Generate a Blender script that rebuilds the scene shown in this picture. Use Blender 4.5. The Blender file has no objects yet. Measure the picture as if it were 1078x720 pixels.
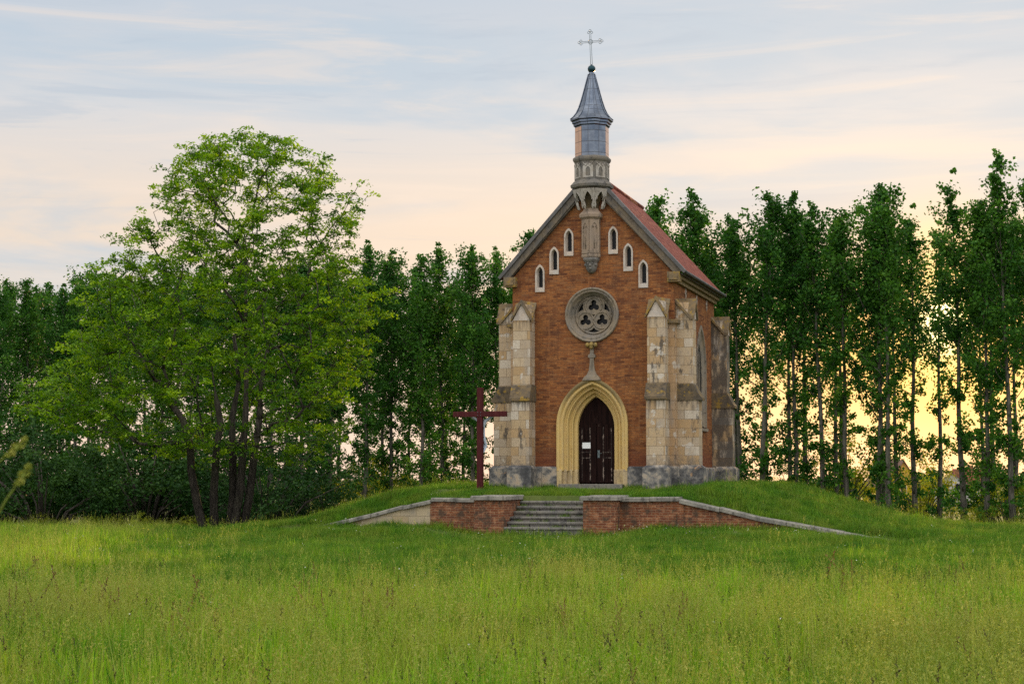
import bpy, math, random
import numpy as np
from mathutils import Vector, Matrix
from mathutils.geometry import tessellate_polygon

R = math.radians
scene = bpy.context.scene
col = scene.collection
rng = np.random.default_rng(11)
random.seed(11)

# ------------------------------------------------------------------ camera
FPX, HOR, CAMH = 1780.0, 503.0, 1.75           # focal length in photo pixels, horizon row, eye height
cam_d = bpy.data.cameras.new('camera')
cam = bpy.data.objects.new('camera', cam_d)
col.objects.link(cam)
cam_d.sensor_width = 36.0
cam_d.lens = FPX / 1078.0 * 36.0
PITCH = math.atan((HOR - 360.0) / FPX)
cam.location = (0, 0, CAMH)
cam.rotation_euler = (R(90) + PITCH, 0, 0)
cam_d.clip_start = 0.1
cam_d.clip_end = 6000
cam_d.dof.use_dof = True
cam_d.dof.focus_distance = 52.0
cam_d.dof.aperture_fstop = 11.0
scene.camera = cam

# ------------------------------------------------------------------ view
scene.render.engine = 'CYCLES'
scene.view_settings.view_transform = 'Standard'
scene.view_settings.look = 'None'
scene.view_settings.gamma = 1.0
scene.view_settings.use_curve_mapping = False
scene.view_settings.exposure = 0.22
scene.cycles.use_denoising = False
scene.cycles.max_bounces = 6
scene.cycles.diffuse_bounces = 3
scene.cycles.glossy_bounces = 2
scene.cycles.transmission_bounces = 3
scene.cycles.transparent_max_bounces = 4

# ------------------------------------------------------------------ node helper
class NT:
    def __init__(self, tree):
        self.t = tree
        tree.nodes.clear()
    def n(self, typ, props=None, **inp):
        nd = self.t.nodes.new(typ)
        for k, v in (props or {}).items():
            setattr(nd, k, v)
        for k, v in inp.items():
            key = int(k[1:]) if k[0] == 'i' and k[1:].isdigit() else k.replace('_', ' ')
            self.set(nd.inputs[key], v)
        return nd
    def set(self, sock, v):
        if isinstance(v, bpy.types.NodeSocket):
            self.t.links.new(v, sock)
        elif isinstance(v, bpy.types.Node):
            self.t.links.new(v.outputs[0], sock)
        else:
            if isinstance(v, (tuple, list)) and len(v) == 3 and sock.type == 'RGBA':
                v = (*v, 1)
            sock.default_value = v
    def m(self, op, a, b=None, c=None, clamp=False):
        nd = self.t.nodes.new('ShaderNodeMath')
        nd.operation = op
        nd.use_clamp = clamp
        for i, v in enumerate((a, b, c)):
            if v is not None:
                self.set(nd.inputs[i], v)
        return nd.outputs[0]
    def vm(self, op, a, b=None):
        nd = self.t.nodes.new('ShaderNodeVectorMath')
        nd.operation = op
        self.set(nd.inputs[0], a)
        if b is not None:
            self.set(nd.inputs[1], b)
        return nd.outputs['Value'] if op in ('DOT_PRODUCT', 'LENGTH') else nd.outputs[0]
    def mix(self, f, a, b, mode='MIX'):
        nd = self.t.nodes.new('ShaderNodeMix')
        nd.data_type = 'RGBA'
        nd.blend_type = mode
        self.set(nd.inputs[0], f)
        self.set(nd.inputs[6], a)
        self.set(nd.inputs[7], b)
        return nd.outputs[2]
    def ss(self, x, lo, hi):                       # smooth step, lo may exceed hi
        nd = self.t.nodes.new('ShaderNodeMapRange')
        nd.interpolation_type = 'SMOOTHSTEP'
        self.set(nd.inputs[0], x)
        if lo < hi:
            v = (lo, hi, 0, 1)
        else:
            v = (hi, lo, 1, 0)
        for i in range(4):
            nd.inputs[i + 1].default_value = v[i]
        return nd.outputs[0]
    def ramp(self, f, stops, interp='LINEAR'):
        nd = self.t.nodes.new('ShaderNodeValToRGB')
        cr = nd.color_ramp
        cr.interpolation = interp
        while len(cr.elements) < len(stops):
            cr.elements.new(0.5)
        for e, (p, c) in zip(cr.elements, stops):
            e.position = p
            e.color = (*c, 1)
        self.set(nd.inputs[0], f)
        return nd.outputs[0]
    def noise(self, vec, scale, detail=4, rough=.55, dist=0.0):
        nd = self.n('ShaderNodeTexNoise', Scale=scale, Detail=detail, Roughness=rough, Distortion=dist)
        if vec is not None:
            self.set(nd.inputs['Vector'], vec)
        return nd.outputs[0]
    def mapv(self, vec, scale=(1, 1, 1), loc=(0, 0, 0), rot=(0, 0, 0)):
        nd = self.t.nodes.new('ShaderNodeMapping')
        self.set(nd.inputs[0], vec)
        nd.inputs['Location'].default_value = loc
        nd.inputs['Rotation'].default_value = rot
        nd.inputs['Scale'].default_value = scale
        return nd.outputs[0]

# ------------------------------------------------------------------ world: dusk overcast sky with a sun glow
SUN_AZ, SUN_EL = R(14.3), R(5.1)
sun_dir = Vector((math.sin(SUN_AZ) * math.cos(SUN_EL), math.cos(SUN_AZ) * math.cos(SUN_EL), math.sin(SUN_EL)))
world = bpy.data.worlds.new('World')
scene.world = world
world.use_nodes = True
W = NT(world.node_tree)
d = W.vm('NORMALIZE', W.n('ShaderNodeTexCoord').outputs['Generated'])
sx = W.n('ShaderNodeSeparateXYZ', Vector=d)
dx, dy, dz = sx.outputs[0], sx.outputs[1], sx.outputs[2]
inv = W.m('DIVIDE', 1.0, W.m('ADD', W.m('MAXIMUM', dz, 0.0), 0.10))
cx = W.n('ShaderNodeCombineXYZ', X=W.m('MULTIPLY', dx, inv), Y=W.m('MULTIPLY', dy, inv), Z=0.0)
cv = W.n('ShaderNodeCombineXYZ', X=W.m('MULTIPLY', dx, 1.0), Y=W.m('MULTIPLY', dz, 4.6), Z=W.m('MULTIPLY', dy, .25))
n1 = W.noise(W.mapv(cv, (1, 1, 1), (4.3, 1.35, 0), (0, 0, R(-12))), 3.1, 6, .55, .5)      # broad sheets of cloud
n2 = W.noise(W.mapv(cv, (1, 2.1, 1), (1.7, 6.2, 0), (0, 0, R(-24))), 4.6, 7, .60, .9)     # thin streaks
base_sky = W.ramp(W.m('DIVIDE', dz, .32), [(0, (.80, .62, .54)), (.26, (.82, .64, .50)), (.48, (.80, .66, .55)), (.66, (.64, .635, .65)), (.86, (.505, .565, .645)), (1, (.475, .545, .645))])
c_sky = W.mix(W.m('MULTIPLY', W.ss(n1, .45, .62), .78), base_sky, (.46, .55, .645))
c_sky = W.mix(W.m('MULTIPLY', W.ss(n2, .48, .70), .42), c_sky, (.86, .71, .60))
c_sky = W.mix(W.m('MULTIPLY', W.ss(n2, .46, .34), .45), c_sky, (.42, .50, .60))
c_sky = W.mix(W.m('MULTIPLY', W.ss(dz, .11, .03), .75), c_sky, (.84, .65, .55))
# glow round the low sun
sda = W.m('SUBTRACT', W.m('MULTIPLY', dx, math.cos(SUN_AZ)), W.m('MULTIPLY', dy, math.sin(SUN_AZ)))
sdz = W.m('SUBTRACT', dz, math.sin(SUN_EL))
def lobe(sxw, szw, off=0.0):
    a = W.m('POWER', W.m('DIVIDE', sda, sxw), 2.0)
    b = W.m('POWER', W.m('DIVIDE', W.m('ADD', sdz, off), szw), 2.0)
    g = W.m('EXPONENT', W.m('MULTIPLY', W.m('ADD', a, b), -1.0))
    return W.m('MULTIPLY', g, W.ss(dy, 0.0, 0.3))
c_sky = W.mix(W.m('MULTIPLY', lobe(.175, .056, .014), .96), c_sky, (1.05, .54, .12))
c_sky = W.mix(W.m('MULTIPLY', lobe(.034, .056, .006), .95), c_sky, (1.35, .80, .22))
c_sky = W.mix(W.m('MULTIPLY', lobe(.012, .014), 1.0), c_sky, (4.2, 3.4, 1.7))
# the overcast dome: brighter overhead; gain behind the camera added to light the facade
up = W.ss(dz, .26, .62)
facade_fill = W.m('MULTIPLY', W.ss(dy, .15, -.5), W.ss(dz, -.02, .1))
gain = W.m('ADD', W.m('ADD', 1.0, W.m('MULTIPLY', up, .85)), W.m('MULTIPLY', facade_fill, 1.05))
c_dome = W.mix(W.m('MAXIMUM', up, facade_fill), c_sky, (.69, .68, .655))
cl = W.n('ShaderNodeVectorMath', {'operation': 'SCALE'})
W.set(cl.inputs[0], c_dome)
W.set(cl.inputs['Scale'], gain)
sky = W.n('ShaderNodeTexSky', {'sky_type': 'NISHITA', 'sun_disc': False, 'sun_elevation': SUN_EL,
                               'sun_rotation': SUN_AZ})
thin = W.mix(1.0, sky.outputs[0], (.22, .22, .22), 'MULTIPLY')          # the cloud sheet lets little of the clear sky through
bg1 = W.n('ShaderNodeBackground', Color=thin, Strength=0.05)
bg2 = W.n('ShaderNodeBackground', Color=cl.outputs[0], Strength=0.90)
add = W.n('ShaderNodeAddShader', i0=bg1.outputs[0], i1=bg2.outputs[0])
W.n('ShaderNodeOutputWorld', Surface=add.outputs[0])

# ------------------------------------------------------------------ sun
sun_l = bpy.data.lights.new('sun', 'SUN')
sun_l.energy = 4.0
sun_l.angle = R(0.6)
sun_l.color = (1.0, .62, .28)
sun_o = bpy.data.objects.new('sun', sun_l)
col.objects.link(sun_o)
sun_o.rotation_euler = sun_dir.to_track_quat('Z', 'Y').to_euler()
sun_o.location = (0, 0, 60)

# ------------------------------------------------------------------ materials
def mat(name, fn, bump=True):
    m = bpy.data.materials.new(name)
    m.use_nodes = True
    t = NT(m.node_tree)
    out = t.n('ShaderNodeOutputMaterial')
    sh = fn(t)
    t.set(out.inputs[0], sh)
    return m

def pbr(t, color, rough=.85, metal=0.0, bump=None, bstr=.4, bdist=.02, spec=.3):
    p = t.n('ShaderNodeBsdfPrincipled', Base_Color=color, Roughness=rough, Metallic=metal)
    p.inputs['Specular IOR Level'].default_value = spec
    if bump is not None:
        b = t.n('ShaderNodeBump', Strength=bstr, Distance=bdist, Height=bump)
        t.set(p.inputs['Normal'], b.outputs[0])
    return p.outputs[0]

def uvn(t):
    return t.n('ShaderNodeTexCoord').outputs['UV']
def objv(t):
    return t.n('ShaderNodeTexCoord').outputs['Object']
def posv(t):
    return t.n('ShaderNodeNewGeometry').outputs['Position']

def bricktex(t, uv, w, h, mortar=.012, offset=.5, c1=(0, 0, 0), c2=(1, 1, 1), mc=(.5, .5, .5)):
    b = t.n('ShaderNodeTexBrick', {'offset': offset}, Vector=uv, Color1=c1, Color2=c2, Mortar=mc, Scale=1.0)
    b.inputs['Mortar Size'].default_value = mortar
    b.inputs['Mortar Smooth'].default_value = .3
    b.inputs['Brick Width'].default_value = w
    b.inputs['Row Height'].default_value = h
    b.inputs['Bias'].default_value = 0.0
    return b

def m_brick(t, old=0.0):
    uv, ob = uvn(t), objv(t)
    b = bricktex(t, uv, .235, .072, .009)
    base = t.ramp(b.outputs[0], [(0, (.11, .038, .017)), (.2, (.215, .074, .026)), (.5, (.280, .104, .034)),
                                 (.8, (.330, .132, .044)), (1, (.24, .112, .052))])
    rows = t.noise(t.mapv(uv, (.9, 8, 1)), 1.3, 5, .7)
    base = t.mix(t.m('MULTIPLY', t.ss(rows, .46, .64), .62), base, (.105, .040, .024))
    big = t.noise(ob, .8, 6, .65)
    base = t.mix(t.m('MULTIPLY', t.ss(big, .48, .70), .50), base, (.335, .150, .050))
    dk = t.noise(ob, 1.9, 7, .75)
    base = t.mix(t.m('MULTIPLY', t.ss(dk, .49, .66), .80), base, (.085, .034, .022))
    fine = t.noise(t.mapv(uv, (.55, 1.6, 1)), 17, 5, .7)
    base = t.mix(t.m('MULTIPLY', t.ss(fine, .47, .66), .66), base, (.075, .034, .022))
    sp = t.noise(t.mapv(uv, (.6, 1.5, 1), (3, 5, 0)), 12, 4, .6)
    base = t.mix(t.m('MULTIPLY', t.ss(sp, .58, .70), .60), base, (.40, .20, .085))
    c = t.mix(t.m('MULTIPLY', b.outputs[1], .75), base, (.17, .088, .048))
    stk = t.noise(t.mapv(ob, (4.5, 4.5, .30), (2, 0, 7)), 1.5, 5, .65)
    c = t.mix(t.m('MULTIPLY', t.ss(stk, .52, .68), .42), c, (.10, .042, .026))
    c = t.mix(t.m('MULTIPLY', t.ss(stk, .44, .34), .25), c, (.37, .17, .07))
    damp = t.n('ShaderNodeSeparateXYZ', Vector=ob).outputs[2]
    dn = t.m('ADD', damp, t.m('MULTIPLY', t.m('SUBTRACT', dk, .5), 1.6))
    c = t.mix(t.m('MULTIPLY', t.ss(dn, 1.6, .9), .55), c, (.12, .035, .025))     # rising damp
    if old:
        lich = t.noise(t.mapv(uv, (.6, 1.4, 1)), 8, 5, .7)
        c = t.mix(t.m('MULTIPLY', t.ss(lich, .50, .62), .55), c, (.44, .22, .12))
        c = t.mix(t.m('MULTIPLY', b.outputs[1], .6), c, (.30, .20, .13))
        c = t.mix(t.m('MULTIPLY', t.ss(t.noise(ob, 3.3, 5, .7), .48, .64), .8), c, (.055, .045, .035))
    h = t.m('SUBTRACT', t.m('MULTIPLY', fine, .6), t.m('MULTIPLY', b.outputs[1], .8))
    return pbr(t, c, .95, bump=h, bstr=.55, bdist=.012, spec=.15)
M_BRICK = mat('red_brick', m_brick)
M_OLDBRICK = mat('weathered_brick', lambda t: m_brick(t, 1.0))

def m_ashlar(t, stain=0.0, dark=0.0, ochre=0.0):
    uv, ob = uvn(t), objv(t)
    b = bricktex(t, t.mapv(uv, (1, 1, 1), (.13, .04, 0)), .47, .285, .007, .5)
    base = t.ramp(b.outputs[0], [(0, (.38, .32, .26)), (.20, (.42, .315, .21)), (.36, (.47, .375, .27)), (.54, (.36, .225, .105)),
                                 (.64, (.44, .32, .19)), (.74, (.56, .51, .45)), (.88, (.40, .255, .125))], 'CONSTANT')
    n = t.noise(ob, 2.2, 6, .65)
    base = t.mix(t.m('MULTIPLY', t.ss(n, .44, .68), .32), base, (.40, .265, .135))
    n5 = t.noise(ob, 7, 5, .7)
    base = t.mix(t.m('MULTIPLY', t.ss(n5, .52, .70), .45), base, (.36, .29, .22))
    base = t.mix(.30, base, (.46, .345, .22))
    if ochre:
        base = t.mix(ochre, base, (.40, .235, .115))
    n2 = t.noise(t.mapv(ob, (1, 1, .35), (4, 2, 1)), 1.6, 6, .7)
    base = t.mix(t.m('MULTIPLY', t.ss(n2, .54, .63), .50 + .45 * stain), base, (.30, .265, .235))
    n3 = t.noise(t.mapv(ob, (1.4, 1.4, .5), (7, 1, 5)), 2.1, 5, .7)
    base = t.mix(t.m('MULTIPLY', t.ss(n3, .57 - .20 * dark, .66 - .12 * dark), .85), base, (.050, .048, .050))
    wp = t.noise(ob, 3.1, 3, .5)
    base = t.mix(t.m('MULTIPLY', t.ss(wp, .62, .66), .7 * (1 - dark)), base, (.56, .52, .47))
    c = t.mix(t.m('MULTIPLY', b.outputs[1], .75), base, (.14, .095, .06))
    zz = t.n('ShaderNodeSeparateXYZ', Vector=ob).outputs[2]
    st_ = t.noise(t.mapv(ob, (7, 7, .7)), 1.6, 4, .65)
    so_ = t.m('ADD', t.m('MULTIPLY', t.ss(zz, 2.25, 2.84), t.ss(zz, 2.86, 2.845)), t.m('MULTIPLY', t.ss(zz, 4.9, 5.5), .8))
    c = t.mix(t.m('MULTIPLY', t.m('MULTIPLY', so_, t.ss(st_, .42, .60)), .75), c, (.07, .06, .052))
    c = t.mix(t.m('MULTIPLY', t.m('MULTIPLY', t.ss(zz, 1.25, .75), t.ss(n5, .40, .56)), .6), c, (.12, .105, .095))
    fine = t.noise(ob, 26, 4, .65)
    c = t.mix(t.m('MULTIPLY', t.ss(fine, .48, .68), .45), c, (.20, .145, .095))
    h = t.m('SUBTRACT', t.m('MULTIPLY', fine, .7), b.outputs[1])
    return pbr(t, c, .9, bump=h, bstr=.5, bdist=.012)
M_ASHLAR = mat('cream_ashlar', m_ashlar)
M_ASHLAR_OCHRE = mat('ochre_ashlar', lambda t: m_ashlar(t, 0.0, 0.0, .62))
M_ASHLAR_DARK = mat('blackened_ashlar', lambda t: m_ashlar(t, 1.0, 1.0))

def m_stone(t, base=(.34, .31, .275), warm=(.42, .34, .24), dark=(.10, .095, .09), lich=0.0):
    ob = objv(t)
    n = t.noise(ob, 2.4, 6, .68)
    c = t.mix(t.ss(n, .35, .65), base, warm)
    n2 = t.noise(ob, 5.5, 6, .7)
    c = t.mix(t.m('MULTIPLY', t.ss(n2, .52, .68), .8), c, dark)
    n3 = t.noise(ob, 19, 5, .7)
    c = t.mix(t.m('MULTIPLY', t.ss(n3, .55, .75), .40), c, tuple(min(.6, 1.45 * q + .03) for q in base))
    n6 = t.noise(t.mapv(ob, (2.2, 2.2, .5), (5, 3, 1)), 2.2, 5, .7)
    c = t.mix(t.m('MULTIPLY', t.ss(n6, .52, .66), .55), c, dark)
    if lich:
        n4 = t.noise(ob, 4.0, 4, .7)
        c = t.mix(t.m('MULTIPLY', t.ss(n4, .62 - lich * .2, .68 - lich * .15), .85), c, (.30, .19, .035))
    return pbr(t, c, .92, bump=n3, bstr=.4, bdist=.015)
M_STONE = mat('grey_limestone', lambda t: m_stone(t, (.135, .128, .122), (.185, .160, .130), (.035, .034, .034)))
M_SHAFT = mat('tan_limestone', lambda t: m_stone(t, (.26, .205, .165), (.29, .215, .155), (.09, .075, .065)))
M_CARVED = mat('pale_carved_stone', lambda t: m_stone(t, (.40, .375, .35), (.32, .285, .25), (.12, .11, .10)))
M_TRACERY = mat('pale_tracery_stone', lambda t: m_stone(t, (.185, .165, .145), (.245, .195, .14), (.065, .057, .048)))
M_CAP = mat('lichen_stone', lambda t: m_stone(t, (.15, .12, .085), (.22, .15, .075), (.06, .05, .04), .5))
M_WHITE = mat('whitened_stone', lambda t: m_stone(t, (.46, .42, .39), (.50, .41, .34), (.26, .22, .19)))
M_YLICH = mat('yellow_lichen', lambda t: m_stone(t, (.26, .185, .065), (.33, .215, .045), (.11, .09, .05)))
M_COPING = mat('coping_stone', lambda t: m_stone(t, (.135, .13, .12), (.27, .25, .22), (.028, .028, .027)))
M_RAKE = mat('rake_stone', lambda t: m_stone(t, (.10, .092, .085), (.155, .122, .085), (.038, .035, .033)))
M_WEATH = mat('blackened_weathering', lambda t: m_stone(t, (.09, .075, .06), (.17, .12, .065), (.03, .027, .025), .3))
M_STEP = mat('step_stone', lambda t: m_stone(t, (.13, .125, .12), (.19, .175, .15), (.035, .035, .035)))

def m_plinth(t):
    uv, ob = uvn(t), objv(t)
    b = bricktex(t, uv, 1.1, 2.0, .008, .5)
    n = t.noise(ob, 1.7, 6, .7)
    c = t.ramp(n, [(.33, (.036, .036, .039)), (.45, (.085, .084, .088)), (.52, (.18, .172, .165)), (.58, (.34, .29, .235)), (.72, (.40, .29, .19))])
    n2 = t.noise(ob, 6, 6, .7)
    c = t.mix(t.m('MULTIPLY', t.ss(n2, .55, .66), .7), c, (.05, .052, .058))
    n4 = t.noise(t.mapv(ob, (1, 1, 1), (3, 8, 2)), 2.4, 5, .7)
    c = t.mix(t.m('MULTIPLY', t.ss(n4, .62, .67), .7), c, (.42, .25, .13))
    c = t.mix(t.m('MULTIPLY', b.outputs[1], .8), c, (.05, .05, .05))
    return pbr(t, c, .9, bump=t.m('SUBTRACT', n2, b.outputs[1]), bstr=.5, bdist=.015)
M_PLINTH = mat('plinth_render', m_plinth)

def m_portal(t):
    ob = objv(t)
    n = t.noise(ob, 2.2, 6, .65)
    c = t.mix(t.ss(n, .35, .7), (.58, .41, .155), (.52, .37, .17))
    n2 = t.noise(t.mapv(ob, (3, 3, .6)), 3.0, 6, .7)
    c = t.mix(t.m('MULTIPLY', t.ss(n2, .54, .68), .5), c, (.55, .44, .28))
    n3 = t.noise(ob, 9, 5, .7)
    c = t.mix(t.m('MULTIPLY', t.ss(n3, .58, .72), .55), c, (.30, .20, .08))
    so = t.n('ShaderNodeSeparateXYZ', Vector=ob)
    up_ = t.ss(t.m('ADD', so.outputs[2], t.m('MULTIPLY', t.m('SUBTRACT', n, .5), 1.2)), 2.2, 3.3)
    c = t.mix(t.m('MULTIPLY', t.m('MULTIPLY', up_, t.ss(so.outputs[1], -.05, -.09)), .85), c, (.12, .095, .05))
    return pbr(t, c, .85, bump=n3, bstr=.25, bdist=.01)
M_PORTAL = mat('yellow_limewash', m_portal)

def m_tile(t):
    uv, ob = uvn(t), objv(t)
    b = bricktex(t, uv, .17, .16, .012, .5)
    c = t.ramp(b.outputs[0], [(0, (.12, .034, .024)), (.5, (.21, .062, .042)), (1, (.29, .095, .064))])
    n = t.noise(ob, 2.5, 6, .7)
    c = t.mix(t.m('MULTIPLY', t.ss(n, .5, .72), .45), c, (.12, .04, .034))
    c = t.mix(t.m('MULTIPLY', b.outputs[1], .7), c, (.10, .03, .025))
    return pbr(t, c, .75, bump=t.m('SUBTRACT', b.outputs[0], t.m('MULTIPLY', b.outputs[1], 2)), bstr=.6, bdist=.02, spec=.08)
M_TILE = mat('red_roof_tile', m_tile)

def m_metal(t, c1, c2, rough, metal):
    uv, ob = uvn(t), objv(t)
    n = t.noise(ob, 4, 5, .65)
    b = bricktex(t, uv, .46, .36, .010, 0.0)
    c = t.mix(t.ss(n, .3, .7), c1, c2)
    c = t.mix(t.m('MULTIPLY', b.outputs[0], .18), c, (.30, .30, .31))
    c = t.mix(t.m('MULTIPLY', b.outputs[1], .75), c, (.05, .05, .055))
    return pbr(t, c, rough, metal, bump=t.m('SUBTRACT', t.m('MULTIPLY', n, .3), b.outputs[1]), bstr=.35, bdist=.008, spec=.5)
M_ZINC = mat('zinc_sheet', lambda t: m_metal(t, (.060, .080, .120), (.125, .150, .195), .22, .95))
M_LEAD = mat('lead_flashing', lambda t: m_metal(t, (.045, .043, .045), (.085, .08, .078), .6, .1))
M_BALL = mat('dark_copper_ball', lambda t: pbr(t, (.015, .045, .06), .35, .6))
M_IRON = mat('grey_iron', lambda t: pbr(t, (.11, .14, .155), .5, .4))

def m_door(t):
    ob, uv = objv(t), uvn(t)
    n = t.noise(t.mapv(ob, (14, 14, .9)), 1.6, 5, .65)
    c = t.mix(t.ss(n, .35, .7), (.008, .004, .004), (.020, .009, .008))
    w = t.noise(t.mapv(ob, (10, 10, 1.2), (2, 0, 3)), 2.0, 4, .7)
    c = t.mix(t.m('MULTIPLY', t.ss(w, .67, .74), .8), c, (.23, .18, .15))
    return pbr(t, c, .8, bump=n, bstr=.3, bdist=.01, spec=.06)
M_DOOR = mat('dark_worn_wood', m_door)
def m_trim(t):
    ob = objv(t)
    w = t.noise(t.mapv(ob, (8, 8, 3), (5, 0, 3)), 2.6, 4, .7)
    c = t.mix(t.ss(w, .50, .60), (.016, .009, .008), (.22, .17, .145))
    return pbr(t, c, .75)
M_TRIM = mat('chipped_door_trim', m_trim)
M_BLACK = mat('dark_interior', lambda t: pbr(t, (.006, .006, .007), .8))
M_GLASS = mat('dark_window_glass', lambda t: pbr(t, (.008, .009, .012), .25, spec=.12))
M_PAPER = mat('white_paper', lambda t: pbr(t, (.74, .76, .80), .8))
M_INK = mat('printed_ink', lambda t: pbr(t, (.20, .22, .27), .8))
def m_crosswood(t):
    ob = objv(t)
    n = t.noise(t.mapv(ob, (9, 9, 1.2)), 2.5, 5, .65)
    c = t.mix(t.ss(n, .35, .7), (.050, .009, .011), (.080, .016, .017))
    w = t.noise(t.mapv(ob, (7, 7, 1.0), (1, 4, 2)), 3.0, 5, .7)
    c = t.mix(t.m('MULTIPLY', t.ss(w, .56, .70), .55), c, (.13, .06, .05))
    c = t.mix(t.m('MULTIPLY', t.ss(w, .42, .32), .6), c, (.025, .007, .008))
    return pbr(t, c, .7, bump=n, bstr=.4, bdist=.012, spec=.12)
M_CROSS = mat('oxblood_paint', m_crosswood)
M_FIGURE = mat('pale_painted_metal', lambda t: pbr(t, (.45, .52, .62), .5))
def m_palewall(t):
    uv, ob = uvn(t), objv(t)
    b = bricktex(t, uv, .5, .24, .010, .5)
    c = t.ramp(b.outputs[0], [(0, (.34, .28, .20)), (.5, (.40, .32, .21)), (1, (.29, .215, .125))])
    n = t.noise(ob, 3.5, 6, .7)
    c = t.mix(t.m('MULTIPLY', t.ss(n, .48, .66), .6), c, (.24, .215, .18))
    c = t.mix(t.m('MULTIPLY', b.outputs[1], .6), c, (.2, .16, .11))
    return pbr(t, c, .9, bump=t.m('SUBTRACT', n, b.outputs[1]), bstr=.5, bdist=.015)
M_PALE = mat('pale_ashlar', m_palewall)

def m_bark(t, c1, c2, stretch=(6, 6, 1)):
    ob = objv(t)
    n = t.noise(t.mapv(ob, stretch), 2.2, 6, .7)
    c = t.mix(t.ss(n, .35, .68), c1, c2)
    n2 = t.noise(ob, 1.1, 4, .6)
    c = t.mix(t.m('MULTIPLY', t.ss(n2, .5, .7), .4), c, (.10, .11, .06))
    return pbr(t, c, .92, bump=n, bstr=.8, bdist=.03)
M_BARK = mat('brown_bark', lambda t: m_bark(t, (.026, .021, .018), (.080, .068, .058)))
M_POPBARK = mat('grey_poplar_bark', lambda t: m_bark(t, (.045, .042, .034), (.140, .130, .108)))

def m_leaf(t, dark, mid, lite, trans=.35, tcol=None, rough=.5, spec=.25):
    a = t.n('ShaderNodeAttribute', {'attribute_name': 'tint'})
    oi = t.n('ShaderNodeObjectInfo')
    f = t.m('ADD', a.outputs['Fac'], t.m('MULTIPLY', t.m('SUBTRACT', oi.outputs['Random'], .5), .35))
    c = t.ramp(f, [(0, dark), (.5, mid), (1, lite)])
    tc = t.mix(1.0, c, tcol or (1.5, 1.45, .6), 'MULTIPLY')
    p = pbr(t, c, rough, spec=spec)
    tr = t.n('ShaderNodeBsdfTranslucent', Color=tc)
    mx = t.n('ShaderNodeMixShader', i0=trans, i1=p, i2=tr.outputs[0])
    return mx.outputs[0]
M_POPLEAF = mat('poplar_leaves', lambda t: m_leaf(t, (.014, .062, .010), (.036, .122, .015), (.090, .215, .026), .38, None, .55, .15))
M_TREELEAF = mat('fresh_green_leaves', lambda t: m_leaf(t, (.045, .125, .006), (.150, .290, .009), (.330, .460, .014), .45, (1.35, 1.35, .4)))
M_BUSHLEAF = mat('shrub_leaves', lambda t: m_leaf(t, (.008, .030, .008), (.020, .060, .013), (.050, .110, .024), .25, None, .6, .10))
M_SCRUBLEAF = mat('yellowgreen_scrub_leaves', lambda t: m_leaf(t, (.085, .125, .008), (.19, .24, .012), (.33, .36, .022), .55, (1.5, 1.35, .35)))

def m_grass(t, dark, mid, lite, dry, dryf):
    a = t.n('ShaderNodeAttribute', {'attribute_name': 'tint'})
    p = posv(t)
    n = t.noise(p, .32, 4, .6)
    n2 = t.noise(t.mapv(p, (1, .55, 1)), 1.3, 3, .6)
    n3 = t.noise(t.mapv(p, (1, .6, .3)), 3.6, 4, .65)
    f = t.m('ADD', a.outputs['Fac'], t.m('ADD', t.m('MULTIPLY', t.m('SUBTRACT', n, .5), 1.3), t.m('MULTIPLY', t.m('SUBTRACT', n3, .5), 1.5)))
    c = t.ramp(f, [(0, dark), (.5, mid), (1, lite)])
    c = t.mix(t.m('MULTIPLY', t.ss(t.m('ADD', n2, t.m('MULTIPLY', n, .5)), .62, .92), dryf), c, dry)
    tc = t.mix(1.0, c, (1.3, 1.25, .6), 'MULTIPLY')
    b = pbr(t, c, .55, spec=.2)
    tr = t.n('ShaderNodeBsdfTranslucent', Color=tc)
    return t.n('ShaderNodeMixShader', i0=.35, i1=b, i2=tr.outputs[0]).outputs[0]
M_MEADOW = mat('meadow_blades', lambda t: m_grass(t, (.036, .130, .005), (.150, .318, .010), (.345, .520, .024), (.34, .31, .055), .42))
M_MOWN = mat('short_grass_blades', lambda t: m_grass(t, (.028, .095, .006), (.070, .180, .010), (.150, .290, .018), (.21, .24, .030), .42))
M_SEED = mat('seed_heads', lambda t: m_grass(t, (.14, .215, .025), (.23, .29, .042), (.38, .39, .095), (.32, .27, .07), .40))
M_DARKSEED = mat('dark_seed_heads', lambda t: m_grass(t, (.028, .030, .012), (.055, .05, .02), (.10, .075, .03), (.06, .035, .02), .3))
M_SORREL = mat('rusty_sorrel_heads', lambda t: m_grass(t, (.075, .06, .02), (.15, .105, .04), (.24, .17, .07), (.18, .09, .04), .4))
M_WEED = mat('weed_leaves', lambda t: m_grass(t, (.030, .085, .012), (.065, .15, .022), (.13, .24, .05), (.10, .15, .03), .3))
M_WHITEF = mat('white_petals', lambda t: pbr(t, (.75, .75, .66), .7))
M_YELLOWF = mat('yellow_petals', lambda t: pbr(t, (.65, .50, .04), .7))

def m_ground(t):
    p = posv(t)
    n = t.noise(p, .5, 6, .65)
    n2 = t.noise(p, 7, 4, .65)
    c = t.ramp(n, [(.3, (.045, .070, .014)), (.5, (.070, .100, .018)), (.7, (.095, .115, .026))])
    c = t.mix(t.m('MULTIPLY', t.ss(n2, .45, .7), .6), c, (.045, .055, .016))
    return pbr(t, c, .95, bump=n2, bstr=.8, bdist=.06)
M_GROUND = mat('field_soil_and_turf', m_ground)

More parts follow.
